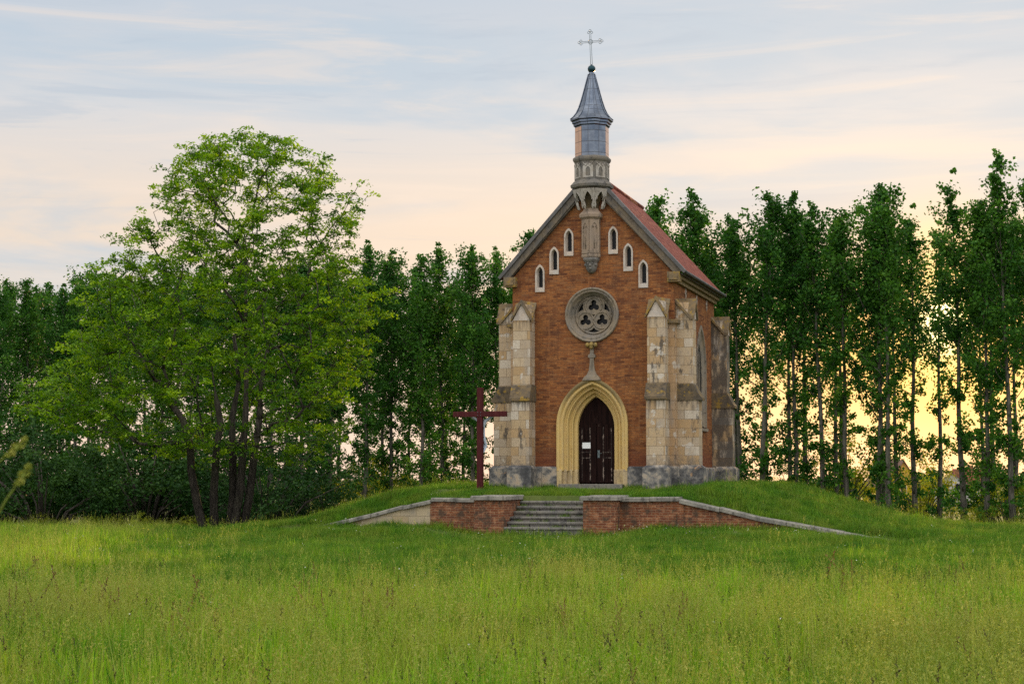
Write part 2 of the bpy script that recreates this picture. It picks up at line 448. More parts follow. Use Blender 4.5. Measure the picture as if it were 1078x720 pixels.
# ------------------------------------------------------------------ mesh helpers
def mesh_np(name, V, F, mats, tint=None, midx=None, smooth=None, uv=True):
    """V (n,3) array; F a list of index lists or an (m,k) array."""
    V = np.asarray(V, dtype=np.float64).reshape(-1, 3)
    me = bpy.data.meshes.new(name)
    if isinstance(F, np.ndarray):
        m, k = F.shape
        sizes = np.full(m, k, dtype=np.int32)
        idx = F.ravel().astype(np.int32)
    else:
        m = len(F)
        sizes = np.array([len(f) for f in F], dtype=np.int32)
        idx = np.array([i for f in F for i in f], dtype=np.int32)
    starts = np.concatenate([[0], np.cumsum(sizes)[:-1]]).astype(np.int32)
    me.vertices.add(len(V))
    me.vertices.foreach_set('co', V.ravel().astype(np.float32))
    me.loops.add(len(idx))
    me.loops.foreach_set('vertex_index', idx)
    me.polygons.add(m)
    me.polygons.foreach_set('loop_start', starts)
    me.polygons.foreach_set('loop_total', sizes)
    if midx is not None:
        me.polygons.foreach_set('material_index', np.asarray(midx, dtype=np.int32))
    if smooth is not None:
        me.polygons.foreach_set('use_smooth', np.asarray(smooth, dtype=bool))
    me.update(calc_edges=True)
    me.validate()
    for mm in (mats if isinstance(mats, (list, tuple)) else [mats]):
        me.materials.append(mm)
    if tint is not None:
        a = me.attributes.new('tint', 'FLOAT', 'FACE')
        a.data.foreach_set('value', np.asarray(tint, dtype=np.float32))
    if uv and m:
        nrm = np.empty(len(me.polygons) * 3)
        me.polygons.foreach_get('normal', nrm)
        nrm = nrm.reshape(-1, 3)
        sz = np.empty(len(me.polygons), dtype=np.int32)
        me.polygons.foreach_get('loop_total', sz)
        li = np.empty(len(me.loops), dtype=np.int32)
        me.loops.foreach_get('vertex_index', li)
        n = np.repeat(nrm, sz, axis=0)
        P = V[li]
        hor = np.hypot(n[:, 0], n[:, 1])
        flat = hor < .25
        hs = np.maximum(hor, 1e-6)
        tx, ty = -n[:, 1] / hs, n[:, 0] / hs
        sg = np.where(np.abs(tx) > np.abs(ty), np.sign(tx), np.sign(ty))
        tx, ty = tx * sg, ty * sg
        u = np.where(flat, P[:, 0], P[:, 0] * tx + P[:, 1] * ty)
        v = np.where(flat, P[:, 1], P[:, 2] / np.maximum(hs, .5))
        ul = me.uv_layers.new(name='UVMap')
        ul.data.foreach_set('uv', np.stack([u, v], 1).ravel().astype(np.float32))
    return me

def link(name, me, parent=None, loc=None, rotz=None):
    o = bpy.data.objects.new(name, me)
    col.objects.link(o)
    if parent is not None:
        o.parent = parent
    if loc is not None:
        o.location = loc
    if rotz is not None:
        o.rotation_euler = (0, 0, rotz)
    return o

def tag(o, label=None, cat=None, group=None, kind=None):
    for k, v in (('label', label), ('category', cat), ('group', group), ('kind', kind)):
        if v:
            o[k] = v
    return o

def empty(name, loc=(0, 0, 0), rotz=0.0):
    o = bpy.data.objects.new(name, None)
    o.empty_display_size = .3
    o.location = loc
    o.rotation_euler = (0, 0, rotz)
    col.objects.link(o)
    return o

class MB:
    def __init__(self):
        self.V, self.F, self.mi, self.sm = [], [], [], []
    def add(self, V, F, mi=0, smooth=False):
        b = len(self.V)
        self.V.extend([tuple(v) for v in V])
        for f in F:
            self.F.append([b + i for i in f])
            self.mi.append(mi)
            self.sm.append(smooth)
        return self
    def box(self, x0, x1, y0, y1, z0, z1, mi=0, ch=0.0):
        if ch <= 0:
            V = [(x0, y0, z0), (x1, y0, z0), (x1, y1, z0), (x0, y1, z0), (x0, y0, z1), (x1, y0, z1), (x1, y1, z1), (x0, y1, z1)]
            F = [(0, 3, 2, 1), (4, 5, 6, 7), (0, 1, 5, 4), (1, 2, 6, 5), (2, 3, 7, 6), (3, 0, 4, 7)]
            return self.add(V, F, mi)
        c = ch                                        # chamfered top edge
        V = [(x0, y0, z0), (x1, y0, z0), (x1, y1, z0), (x0, y1, z0), (x0, y0, z1 - c), (x1, y0, z1 - c), (x1, y1, z1 - c), (x0, y1, z1 - c),
             (x0 + c, y0 + c, z1), (x1 - c, y0 + c, z1), (x1 - c, y1 - c, z1), (x0 + c, y1 - c, z1)]
        F = [(0, 3, 2, 1), (0, 1, 5, 4), (1, 2, 6, 5), (2, 3, 7, 6), (3, 0, 4, 7), (4, 5, 9, 8), (5, 6, 10, 9), (6, 7, 11, 10), (7, 4, 8, 11), (8, 9, 10, 11)]
        return self.add(V, F, mi)
    def tf_box(self, fn, *a, **k):
        b = len(self.V)
        self.box(*a, **k)
        self.V[b:] = [fn(v) for v in self.V[b:]]
        return self
    def loft(self, rings, closed=True, mi=0, caps=False, smooth=False):
        n = len(rings[0])
        V = [p for r in rings for p in r]
        F = []
        for k in range(len(rings) - 1):
            for i in range(n if closed else n - 1):
                j = (i + 1) % n
                F.append((k * n + i, k * n + j, (k + 1) * n + j, (k + 1) * n + i))
        if caps:
            F.append(tuple(range(n - 1, -1, -1)))
            F.append(tuple((len(rings) - 1) * n + i for i in range(n)))
        return self.add(V, F, mi, smooth)
    def lathe(self, prof, n=8, c=(0, 0), a0=0.0, mi=0, smooth=False):
        rings = [[(c[0] + r * math.cos(a0 + 2 * math.pi * i / n), c[1] + r * math.sin(a0 + 2 * math.pi * i / n), z) for i in range(n)] for r, z in prof]
        return self.loft(rings, True, mi, True, smooth)
    def tube(self, pts, rad, n=6, mi=0, smooth=True):
        pts = [Vector(p) for p in pts]
        rings, ref = [], None
        for i, p in enumerate(pts):
            t = (pts[min(i + 1, len(pts) - 1)] - pts[max(i - 1, 0)]).normalized()
            if ref is None:
                ref = Vector((1, 0, 0)) if abs(t.x) < .8 else Vector((0, 1, 0))
            a = (ref - t * ref.dot(t)).normalized()
            b = t.cross(a)
            ref = a
            r = rad[i] if hasattr(rad, '__len__') else rad
            rings.append([p + a * (r * math.cos(2 * math.pi * k / n)) + b * (r * math.sin(2 * math.pi * k / n)) for k in range(n)])
        return self.loft(rings, True, mi, True, smooth)
    def prism(self, poly, y0, y1, mi=0, holes=(), back=True):
        """polygon in (x,z) with holes, extruded from y0 (front) to y1"""
        loops = [list(poly)] + [list(h) for h in holes]
        flat = [p for l in loops for p in l]
        tris = tessellate_polygon([[Vector((p[0], p[1], 0)) for p in l] for l in loops])
        n = len(flat)
        V = [(p[0], y0, p[1]) for p in flat] + [(p[0], y1, p[1]) for p in flat]
        F = []
        for t in tris:
            a, b, c = (flat[i] for i in t)
            cr = (b[0] - a[0]) * (c[1] - a[1]) - (b[1] - a[1]) * (c[0] - a[0])
            if abs(cr) < 1e-12:
                continue
            tt = t if cr > 0 else (t[0], t[2], t[1])
            F.append(tuple(tt))
            if back:
                F.append((tt[0] + n, tt[2] + n, tt[1] + n))
        s = 0
        for li, l in enumerate(loops):
            ar = sum(l[i][0] * l[(i + 1) % len(l)][1] - l[(i + 1) % len(l)][0] * l[i][1] for i in range(len(l)))
            ccw = ar > 0
            for i in range(len(l)):
                j = (i + 1) % len(l)
                f = (s + i, s + i + n, s + j + n, s + j)
                if (li == 0) != ccw:
                    f = f[::-1]
                F.append(f[::-1] if li == 0 and ccw else f if li == 0 else f)
            s += len(l)
        return self.add(V, F, mi)
    def mapped(self, fn):
        self.V = [fn(v) for v in self.V]
        return self
    def build(self, name, mats, parent=None, **k):
        me = mesh_np(name, np.array(self.V), self.F, mats, midx=self.mi, smooth=self.sm)
        return link(name, me, parent, **k)

def arch(w, zs, rise, z0=None, n=12):
    """pointed arch outline, left foot -> apex -> right foot (x,z)"""
    Rr = (w * w + rise * rise) / (2 * w)
    cxr = Rr - w
    a1 = math.atan2(rise, -cxr)                    # angle at the apex seen from the centre of the left arc
    L = []
    for i in range(n + 1):
        a = math.pi + (a1 - math.pi) * i / n
        L.append((cxr + Rr * math.cos(a), zs + Rr * math.sin(a)))
    L[-1] = (0.0, zs + rise)
    pts = L + [(-x, z) for x, z in reversed(L[:-1])]
    if z0 is not None:
        pts = [(-w, z0)] + pts + [(w, z0)]
    return pts
def circ(r, cx=0.0, cz=0.0, n=32, a0=0.0):
    return [(cx + r * math.cos(a0 + 2 * math.pi * i / n), cz + r * math.sin(a0 + 2 * math.pi * i / n)) for i in range(n)]

# ------------------------------------------------------------------ terrain
TH = R(16.7)
OX, OY, OZ = 2.569, 54.0, 1.358
cT, sT = math.cos(TH), math.sin(TH)
def to_uv(x, y):
    x, y = np.asarray(x, float) - OX, np.asarray(y, float) - OY
    return x * cT - y * sT, x * sT + y * cT
def to_xy(u, v):
    return OX + u * cT + v * sT, OY - u * sT + v * cT
def smooth(x, a, b):
    t = np.clip((np.asarray(x, float) - a) / (b - a), 0, 1)
    return t * t * (3 - 2 * t)
PROF_R = [0, 5.0, 6.0, 7.0, 8.0, 9.0, 10.0, 11.3, 13.5, 17.0]
PROF_Z = [0, -0.02, -.22, -.48, -.80, -1.08, -1.24, -1.36, -1.44, -1.46]
VW = -5.30                                            # the retaining wall's line
def terrain_uv(u, v):
    u, v = np.asarray(u, float), np.asarray(v, float)
    dv = np.where(v < 2.5, (v - 2.5) * .50, np.where(v < 8, 0, (v - 8) * .8))
    r = np.hypot(u, dv)
    M = np.interp(r, PROF_R, PROF_Z)
    M = np.where((np.abs(u) < 4.0) & (v < 0), np.minimum(M, -.02 - .045 * np.clip(-v, 0, 5.5)), M)
    wfade = 1 - smooth(np.abs(u), 5.5, 11.5)
    front = -1.43 + .33 * wfade * (1 - smooth(-v, 5.2, 10.5))
    front = front - .17 * (1 - smooth(np.abs(u - .05), 2.3, 3.4)) * (1 - smooth(-v, 7.0, 10.0))
    vw = np.where(np.abs(u) < 1.55, -4.25, VW)
    cz = np.where(u < 0, np.interp(-u, [3.5, 4.4, 5.4, 6.9, 8.2], [-.26, -.46, -.71, -1.04, -1.32]), np.interp(u, [3.8, 5.0, 6.1, 7.6, 9.2, 10.5], [-.22, -.47, -.73, -.97, -1.24, -1.36])) - .12
    M = np.where((u > -8.2) & (u < 10.5) & (v < 0), np.minimum(M, cz + .32 * np.clip(v + 5.0, 0, 9)), M)
    h = np.where(v > vw, M, np.minimum(M, front))
    x, y = to_xy(u, v)
    z = OZ + h + .07
    und = .07 * np.sin(x * .21 + 1.3) * np.sin(y * .17 + .5) + .05 * np.sin(x * .53 + y * .31)
    z = z + und * smooth(r, 9, 15) * 1.0
    z = z - .45 * smooth(y, 54, 68) * smooth(np.hypot(u, v), 11, 17) - 3.2 * smooth(y, 92, 260)
    return z
def ground_z(x, y):
    return terrain_uv(*to_uv(x, y))

def axis(parts):
    out = []
    for a, b, s in parts:
        out += list(np.arange(a, b - 1e-6, s))
    out.append(parts[-1][1])
    return np.array(out)
us = axis([(-2500, -400, 300), (-400, -100, 50), (-100, -30, 7), (-30, -12, 1.5), (-12, 12, .25), (12, 30, 1.5), (30, 100, 7), (100, 400, 50), (400, 2500, 300)])
us = np.unique(np.concatenate([us, [-1.551, -1.549, 1.549, 1.551]]))
vs = axis([(-90, -14, 2.0), (-14, -5.5, .3), (-5.5, 10, .25), (10, 40, 1.5), (40, 120, 6), (120, 400, 30), (400, 4000, 400)])
vs = np.unique(np.concatenate([vs, [VW - .003, VW + .003, -4.253, -4.247]]))
UU, VV = np.meshgrid(us, vs)
XX, YY = to_xy(UU, VV)
ZZ = terrain_uv(UU, VV)
nu, nv = len(us), len(vs)
gi = np.arange(nu * nv).reshape(nv, nu)
GF = np.stack([gi[:-1, :-1].ravel(), gi[:-1, 1:].ravel(), gi[1:, 1:].ravel(), gi[1:, :-1].ravel()], 1)
g = link('ground', mesh_np('ground', np.stack([XX.ravel(), YY.ravel(), ZZ.ravel()], 1), GF, M_GROUND, smooth=np.ones(len(GF), bool)))
tag(g, 'grassy field rising to a low mound under the chapel', 'ground', kind='structure')

def at(px, Y):                                        # world X of a photo column at ground distance Y
    return (px - 539.0) / FPX * (Y * math.cos(PITCH))
def top_h(py, Y):                                     # world height of a photo row at distance Y
    return CAMH + (HOR - py) / FPX * Y

# ------------------------------------------------------------------ chapel
chapel = empty('chapel', (OX, OY, OZ), -TH)
tag(chapel, 'small red brick chapel with pointed doorway, rose window and grey spire on grassy mound', 'chapel')
HWD, DEP, EAVE = 2.66, 7.35, 6.86
SL = 1.10                                             # gable slope
APEX = EAVE + SL * HWD                                # 9.79

ROSE_C, ROSE_R = 5.60, .86
DOOR_W, PORT_W = .60, 1.10
lanc = [(-1.73, 6.84), (-1.25, 7.40), (-.76, 7.98), (.71, 7.99), (1.20, 7.42), (1.69, 6.87)]
def lancet_outline(cx, cz, w, h, rise):
    zs = cz + h / 2 - rise
    return [(x + cx, z) for x, z in arch(w, zs, rise, cz - h / 2, 7)]

wm = MB()
front_poly = [(-HWD, .0), (-PORT_W, .0)] + arch(PORT_W, 2.05, 1.45) + [(PORT_W, .0), (HWD, .0), (HWD, EAVE), (0, APEX), (-HWD, EAVE)]
holes = [circ(ROSE_R, 0, ROSE_C, 40)] + [lancet_outline(cx, cz, .12, .74, .2) for cx, cz in lanc]
wm.prism(front_poly, 0, .62, 0, holes)
SW_C, SW_W = 4.62, .80                                 # side window: centre along the wall, half width
for s in (-1, 1):
    b = len(wm.V)
    wz = [(x + SW_C, z) for x, z in arch(SW_W, 4.15, 1.36, 2.05)]
    wm.prism([(.62, 0), (DEP, 0), (DEP, EAVE), (.62, EAVE)], 0, .55, 0, [wz])
    wm.V[b:] = [(s * (HWD - v[1]), v[0], v[2]) for v in wm.V[b:]]
    if s > 0:
        pass
rear = [(-HWD + .55, 0), (HWD - .55, 0), (HWD - .55, EAVE), (0, APEX), (-HWD + .55, EAVE)]
wm.prism(rear, DEP - .5, DEP)
wm.build('wall', M_BRICK, chapel)

# plinth: front pieces left and right of the portal, sides and rear
pm = MB()
for s in (-1, 1):
    a, b_ = sorted((s * (PORT_W + .06), s * (HWD + .13)))
    pm.box(a, b_, -.13, -.003, 0, .76, ch=.05)
    a, b_ = sorted((s * (HWD + .003), s * (HWD + .13)))
    pm.box(a, b_, -.003, DEP + .13, 0, .755, ch=.05)
pm.box(-HWD, HWD, DEP + .003, DEP + .128, 0, .75, ch=.05)
pm.build('plinth', M_PLINTH, chapel)
# stone corner piers, small ledges and brick remain above
for s in (-1, 1):
    q = MB()
    a, b_ = sorted((s * 2.30, s * (HWD + .045)))
    q.box(a, b_, -.045, -.004, .76, 5.28)
    a, b_ = sorted((s * (HWD + .004), s * (HWD + .045)))
    q.box(a, b_, -.004, .42, .757, 5.278)
    qo = q.build('corner_pier', M_ASHLAR_OCHRE, chapel)
    l = MB()
    a, b_ = sorted((s * 2.42, s * (HWD + .16)))
    l.box(a, b_, -.16, -.046, 5.26, 5.38)
    a, b_ = sorted((s * (HWD + .046), s * (HWD + .16)))
    l.box(a, b_, -.046, .42, 5.262, 5.378)
    l.build('ledge', M_CAP, qo)

# buttresses -----------------------------------------------------------
def buttress(fn, shaft_mat, lower_mat=None, side_dark=None):
    """fn maps (w across, p outwards, z) to chapel coordinates"""
    hw, P1, P2 = .30, .55, .72
    z0, zl, zu, zt = .74, 2.84, 5.45, 6.03
    s = MB()
    s.box(-hw, hw, 0, P2, z0, zl)
    s.box(-hw + .012, hw - .012, 0, P1, zl, zu)
    V = [(-hw + .012, 0, zu), (hw - .012, 0, zu), (hw - .012, P1, zu), (-hw + .012, P1, zu), (-hw + .012, 0, zt - .07), (hw - .012, 0, zt - .07), (0, P1, zt - .06)]
    s.add(V, [(0, 1, 5, 4), (3, 6, 2), (2, 6, 5, 1), (3, 0, 4, 6), (4, 5, 6)])
    s.mapped(fn)
    so = s.build('buttress', shaft_mat, chapel)
    w = MB()                                           # weathering with its drip ledge
    pr = [(0, zl + .0), (P2 + .09, zl), (P2 + .09, zl + .09), (P2 + .04, zl + .14), (P1, 3.36), (0, 3.36)]
    hw2 = hw + .035
    w.loft([[(-hw2, p, z) for p, z in pr], [(hw2, p, z) for p, z in pr]], True, 0, True)
    w.mapped(fn)
    w.build('weathering', M_WEATH, so)
    c = MB()                                           # gablet: raking copings, sloping cap, white tympanum
    P3 = P1 + .07
    e = hw + .05
    for sg in (-1, 1):
        ring = lambda p: [(sg * e, p, zu - .05), (sg * e, p, zu + .05), (0, p, zt + .07), (0, p, zt - .07)]
        c.loft([ring(P3), ring(P1 - .06)], True, 0, True)
        V = [(sg * e, P1 - .06, zu + .05), (0, P1 - .06, zt + .07), (0, 0, zt + .07), (sg * e, 0, zt + .02)]
        c.add(V, [(0, 1, 2, 3)])
        V = [(sg * e, P1 - .06, zu + .05), (sg * e, 0, zt + .02), (sg * e, 0, zt - .08), (sg * e, P1 - .06, zu - .05)]
        c.add(V, [(0, 1, 2, 3)])
    c.mapped(fn)
    c.build('gablet', M_CAP, so)
    ty = MB()
    ty.add([(-hw + .02, P1 + .012, zu - .02), (hw - .02, P1 + .012, zu - .02), (0, P1 + .012, zt - .07)], [(0, 1, 2)])
    ty.add([(-hw + .02, P1 - .05, zu - .02), (hw - .02, P1 - .05, zu - .02), (0, P1 - .05, zt - .07)], [(0, 2, 1)])
    ty.mapped(fn)
    ty.build('gablet_face', M_WHITE, so)
    p = MB()
    hp, Pp = hw + .10, P2 + .13
    p.box(-hp, hp, .131, Pp, 0, .70)
    p.loft([[(-hp, .131, .70), (hp, .131, .70), (hp, Pp, .70), (-hp, Pp, .70)], [(-hw, .131, .79), (hw, .131, .79), (hw, P2 + .01, .79), (-hw, P2 + .01, .79)]], True, 0, True)
    p.mapped(fn)
    p.build('buttress_plinth', M_PLINTH, so)
    return so
bt = []
for s in (-1, 1):
    o = buttress(lambda v, s=s: (s * 2.20 + v[0], -v[1], v[2]), M_ASHLAR)
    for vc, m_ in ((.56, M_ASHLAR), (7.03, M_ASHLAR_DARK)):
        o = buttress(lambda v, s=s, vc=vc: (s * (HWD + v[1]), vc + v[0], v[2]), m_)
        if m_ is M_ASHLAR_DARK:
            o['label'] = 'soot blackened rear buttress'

# portal ---------------------------------------------------------------
pt = MB()
prof = [(1.17, 3.60, 2.060, .00), (1.17, 3.60, 2.060, -.10), (1.125, 3.54, 2.055, -.115), (1.085, 3.49, 2.051, -.095), (1.05, 3.45, 2.047, -.03),
        (1.00, 3.40, 2.042, -.045), (.97, 3.37, 2.039, -.02), (.95, 3.345, 2.037, .10), (.905, 3.30, 2.032, .135), (.885, 3.28, 2.030, .10), (.855, 3.25, 2.027, .11), (.835, 3.23, 2.025, .20),
        (.81, 3.205, 2.022, .29), (.775, 3.17, 2.018, .30), (.755, 3.15, 2.016, .27), (.725, 3.12, 2.013, .29), (.70, 3.10, 2.011, .42), (.655, 3.05, 2.006, .44), (.61, 3.01, 2.001, .46), (.60, 3.00, 2.000, .62)]
rings = []
for w, za, zs, v in prof:
    rings.append([(x, v, z) for x, z in arch(w, zs, za - zs, .62, 14)])
pt.loft(rings, False)
pt.F = [f[::-1] for f in pt.F]
po = pt.build('portal', M_PORTAL, chapel)
M_PED = mat('pale_yellow_stone', lambda t: m_stone(t, (.44, .34, .21), (.50, .38, .19), (.22, .17, .12)))
for s in (-1, 1):                                      # pedestals at the feet
    pd = MB()
    poly = [(.60, .62), (.60, .40), (.74, .40), (.74, .25), (.88, .25), (.88, .08), (1.0, .08), (1.0, -.10), (1.20, -.10), (1.20, .0), (1.20, .62)]
    poly = [(s * x, y) for x, y in poly]
    pd.loft([[(x, y, 0) for x, y in poly], [(x, y, .62) for x, y in poly], [(x + (0.01 * s), y + .015, .67) for x, y in poly]], True, 0, True)
    pd.build('pedestal', M_PED, po)
# ogee finial over the portal
fi = MB()
prf = [(.30, 3.50), (.245, 3.60), (.16, 3.68), (.10, 3.80), (.072, 3.98), (.06, 4.20), (.115, 4.23), (.115, 4.31), (.06, 4.35), (.055, 4.52), (.11, 4.58)]
ring = []
for hwid, z in prf:
    dp = .05 + .10 * (hwid / .3)
    ring.append([(-hwid, -dp, z), (hwid, -dp, z), (hwid, -.002, z), (-hwid, -.002, z)])
fi.loft(ring, True, 0, True)
fo = fi.build('finial', M_TRACERY, po)
fl = MB()
for cx_, cz_, r_ in ((0, 4.64, .085), (-.13, 4.63, .075), (.13, 4.63, .075), (0, 4.56, .07)):
    fl.lathe([(r_ * .3, cz_ - r_), (r_ * .85, cz_ - r_ * .5), (r_, cz_), (r_ * .8, cz_ + r_ * .55), (r_ * .25, cz_ + r_)], 8, (cx_, -.11), 0, 0, True)
fl.build('leaf_crocket', M_YLICH, po)

# door
dr = MB()
dpoly = arch(.60, 2.0, 1.0, .22, 10)
dr.prism(dpoly, .60, .66)
do = dr.build('door', M_DOOR, chapel)
for s in (-1, 1):
    lf = MB()
    for k in range(3):
        x0 = .012 + k * .19
        a, b_ = sorted((s * (x0 + .004), s * (x0 + .184)))
        lf.box(a, b_, .565, .598, .24, 2.05 + (.10 if k == 0 else .05 if k == 1 else -.05))
    lo = lf.build('door_leaf', M_DOOR, do)
    tr = MB()
    for x0, x1, z0, z1 in ((.20, .235, .30, 2.02), (.47, .50, .30, 2.0)):
        a, b_ = sorted((s * x0, s * x1))
        tr.box(a, b_, .553, .563, z0, z1)
    for z in (1.02, 1.20):
        a, b_ = sorted((s * .236, s * .469))
        tr.box(a, b_, .553, .563, z, z + .03)
    tr.build('door_moulding', M_TRIM, lo)
hd = MB()
hd.box(.03, .10, .545, .563, 1.04, 1.28)
hd.tube([(.065, .545, 1.18), (.065, .49, 1.18), (.18, .485, 1.18)], .011, 6)
hd.build('door_handle', M_IRON, do)
th = MB()
th.box(-1.04, 1.04, -.36, .60, -.1, .20, ch=.02)
th.build('threshold', M_STEP, chapel)

# rose window ----------------------------------------------------------
rs = MB()
prof = [(.885, 0), (.885, -.07), (.86, -.095), (.83, -.095), (.81, -.06), (.79, -.04), (.77, -.055), (.745, -.05), (.72, .04), (.69, .12), (.67, .12), (.655, .16), (.63, .22), (.60, .22), (.595, .36)]
rs.loft([[(x, v, z + ROSE_C) for x, z in circ(r, 0, 0, 48)] for r, v in prof], True, 0, False, True)
rs.F = [f[::-1] for f in rs.F]
ro = rs.build('rose_window', M_TRACERY, chapel)
tcs = [(.315 * math.cos(a), ROSE_C + .315 * math.sin(a)) for a in (R(90), R(210), R(330))]
def trefoil(cx, cz, off, r, n=9):
    pts = []
    for k in range(3):
        a = R(90 + 120 * k)
        ccx, ccz = cx + off * math.cos(a), cz + off * math.sin(a)
        for i in range(n):
            b = a + R(-128) + R(256) * i / (n - 1)
            pts.append((ccx + r * math.cos(b), ccz + r * math.sin(b)))
    return pts
tcm = MB()
hl = [trefoil(cx_, cz_, .105, .088) for cx_, cz_ in tcs]
for k in range(3):                                     # curved spandrel openings against the rim, and the small centre one
    a = R(30 + 120 * k)
    sp = []
    for da, rr in ((-20, .535), (-10, .54), (0, .54), (10, .54), (20, .535), (9, .465), (0, .385), (-9, .465)):
        sp.append((rr * math.cos(a + R(da)), ROSE_C + rr * math.sin(a + R(da))))
    hl.append(sp)
hl.append([(.045 * math.cos(R(x)), ROSE_C + .045 * math.sin(R(x))) for x in (270, 30, 150)])
tcm.prism(circ(.605, 0, ROSE_C, 48), .22, .30, 0, hl)
for cx_, cz_ in tcs:
    tcm.tube([(x, .215, z) for x, z in circ(.268, cx_, cz_, 28)] + [(cx_ + .268, .215, cz_)], .030, 6)
tcm.tube([(x, .21, z) for x, z in circ(.585, 0, ROSE_C, 40)] + [(.585, .21, ROSE_C)], .03, 6)
tcm.build('tracery', M_TRACERY, ro)
gm = MB()
gm.prism(circ(.62, 0, ROSE_C, 32), .36, .40)
gm.build('glass', M_GLASS, ro)

# lancets ---------------------------------------------------------------
for cx_, cz_ in lanc:
    f = MB()
    o_out = lancet_outline(cx_, cz_, .155, .90, .27)
    o_in = lancet_outline(cx_, cz_ + .025, .068, .62, .13)
    f.prism(o_out, -.045, -.003, 0, [lancet_outline(cx_, cz_ + .02, .105, .70, .19)])
    mid = lancet_outline(cx_, cz_ + .02, .105, .70, .19)
    f.loft([[(x, -.03, z) for x, z in mid], [(x, .10, z) for x, z in o_in], [(x, .20, z) for x, z in o_in]], True)
    fo_ = f.build('lancet_window', M_WHITE, chapel)
    g_ = MB()
    g_.prism(lancet_outline(cx_, cz_ + .025, .10, .68, .17), .17, .19)
    g_.build('glass', M_GLASS, fo_)

# side windows ------------------------------------------------------------
for s in (-1, 1):
    f = MB()
    prf = [(.87, 5.60, 4.15, -.005), (.87, 5.60, 4.15, -.05), (.80, 5.48, 4.15, -.05), (.77, 5.43, 4.15, .01), (.70, 5.32, 4.14, .04), (.66, 5.26, 4.13, .04), (.58, 5.13, 4.11, .075), (.57, 5.11, 4.11, .09)]
    f.loft([[(s * (HWD - v), SW_C + x, z) for x, z in arch(w, zs, za - zs, 2.08 + .1 * k / 7)] for k, (w, za, zs, v) in enumerate(prf)], False)
    f.box(*sorted((s * (HWD + .09), s * (HWD - .3))), SW_C - .92, SW_C + .92, 1.98, 2.08)
    f.box(*sorted((s * (HWD - .045), s * (HWD - .078))), SW_C - .04, SW_C + .04, 2.08, 4.7)
    wo = f.build('side_window', M_TRACERY, chapel)
    g_ = MB()
    g_.prism([(x + SW_C, z) for x, z in arch(.64, 4.10, 1.06, 2.06)], .08, .12)
    g_.mapped(lambda v: (s * (HWD - v[1]), v[0], v[2]))
    g_.build('glass', M_GLASS, wo)
    for vq in (1.95, 3.9, 5.8):                        # quatrefoil vents under the eaves
        q = MB()
        pts = [(.115, 0), (.05, .06), (0, .21), (-.05, .06), (-.115, 0), (-.05, -.06), (0, -.21), (.05, -.06)]
        q.prism([(x + vq, z + 6.40) for x, z in pts], -.03, -.003)
        q.mapped(lambda v: (s * (HWD - v[1]), v[0], v[2]))
        qo = q.build('quatrefoil_vent', M_WHITE, chapel)
        q = MB()
        q.prism(circ(.04, vq, 6.40, 8), -.036, -.0305)
        q.mapped(lambda v: (s * (HWD - v[1]), v[0], v[2]))
        q.build('vent_hole', M_BLACK, qo)
    c = MB()                                           # eaves cornice in two steps
    c.box(*sorted((s * (HWD + .003), s * (HWD + .10))), -.02, DEP + .02, 6.58, 6.70)
    c.box(*sorted((s * (HWD + .003), s * (HWD + .20))), -.05, DEP + .05, 6.70, 6.84)
    c.build('cornice', mat('eaves_stone', lambda t: m_stone(t, (.26, .195, .11), (.22, .16, .09), (.08, .065, .05))) if s < 0 else bpy.data.materials['eaves_stone'], chapel)

# roof ---------------------------------------------------------------------
def roof_z(u, off=0.0):
    return 10.22 + off - SL * abs(u)
rf = MB()
V0, V1, UE = -.12, DEP + .22, 3.0
for s in (-1, 1):
    r0 = [(0, V0, roof_z(0)), (s * UE, V0, roof_z(UE)), (s * UE, V0, roof_z(UE) - .09), (0, V0, roof_z(0) - .12)]
    r1 = [(x, V1, z) for x, _, z in r0]
    rf.loft([r0, r1], True, 0, True)
rfo = rf.build('roof', M_TILE, chapel)
rdg = MB()
rdg.tube([(0, .5, roof_z(0) + .0), (0, DEP + .24, roof_z(0) + .0)], .09, 8)
rdg.build('ridge_tiles', M_TILE, rfo)
sof = MB()                                             # dark fascia under the eaves
for s in (-1, 1):
    sof.box(*sorted((s * (HWD + .203), s * (UE - .03))), -.04, DEP + .16, 6.80, 6.845)
    sof.tube([(s * (UE + .05), -.12, 6.885), (s * (UE + .05), DEP + .2, 6.885)], .055, 6)
sof.build('gutter', M_LEAD, rfo)
for s in (-1, 1):                                      # rakes: stone band and dark sheet on top
    q = MB()
    nx, nz = SL / math.hypot(1, SL), 1 / math.hypot(1, SL)
    def rk(u, o):                                      # point on the rake line, o downwards from the roof top
        return (s * (u - nx * o), roof_z(u) - nz * o)
    a = [rk(3.0, .05), rk(.2, .05), rk(.2, .32), rk(3.0 , .32)]
    a[3] = (s * 2.68, 6.88)
    q.loft([[(x, -.16, z) for x, z in a], [(x, -.004, z) for x, z in a]], True, 0, True)
    a = [rk(3.0, .18), rk(.2, .18), rk(.2, .26), rk(2.98, .26)]
    q.loft([[(x, -.21, z) for x, z in a], [(x, -.165, z) for x, z in a]], True, 0, True)
    ro_ = q.build('raking_cornice', M_RAKE, chapel)
    d_ = MB()
    a = [rk(3.06, -.06), rk(.2, -.06), rk(.2, .045), rk(3.06, .045)]
    d_.loft([[(x, -.22, z) for x, z in a], [(x, .10, z) for x, z in a]], True, 0, True)
    d_.build('flashing', M_LEAD, ro_)
    k = MB()                                           # carved kneeler stone at the foot of the rake
    k.box(*sorted((s * 2.50, s * 2.90)), -.24, .06, 6.56, 6.88)
    k.box(*sorted((s * 2.56, s * 2.84)), -.29, -.242, 6.62, 6.80)
    k.build('kneeler', M_CAP, ro_)

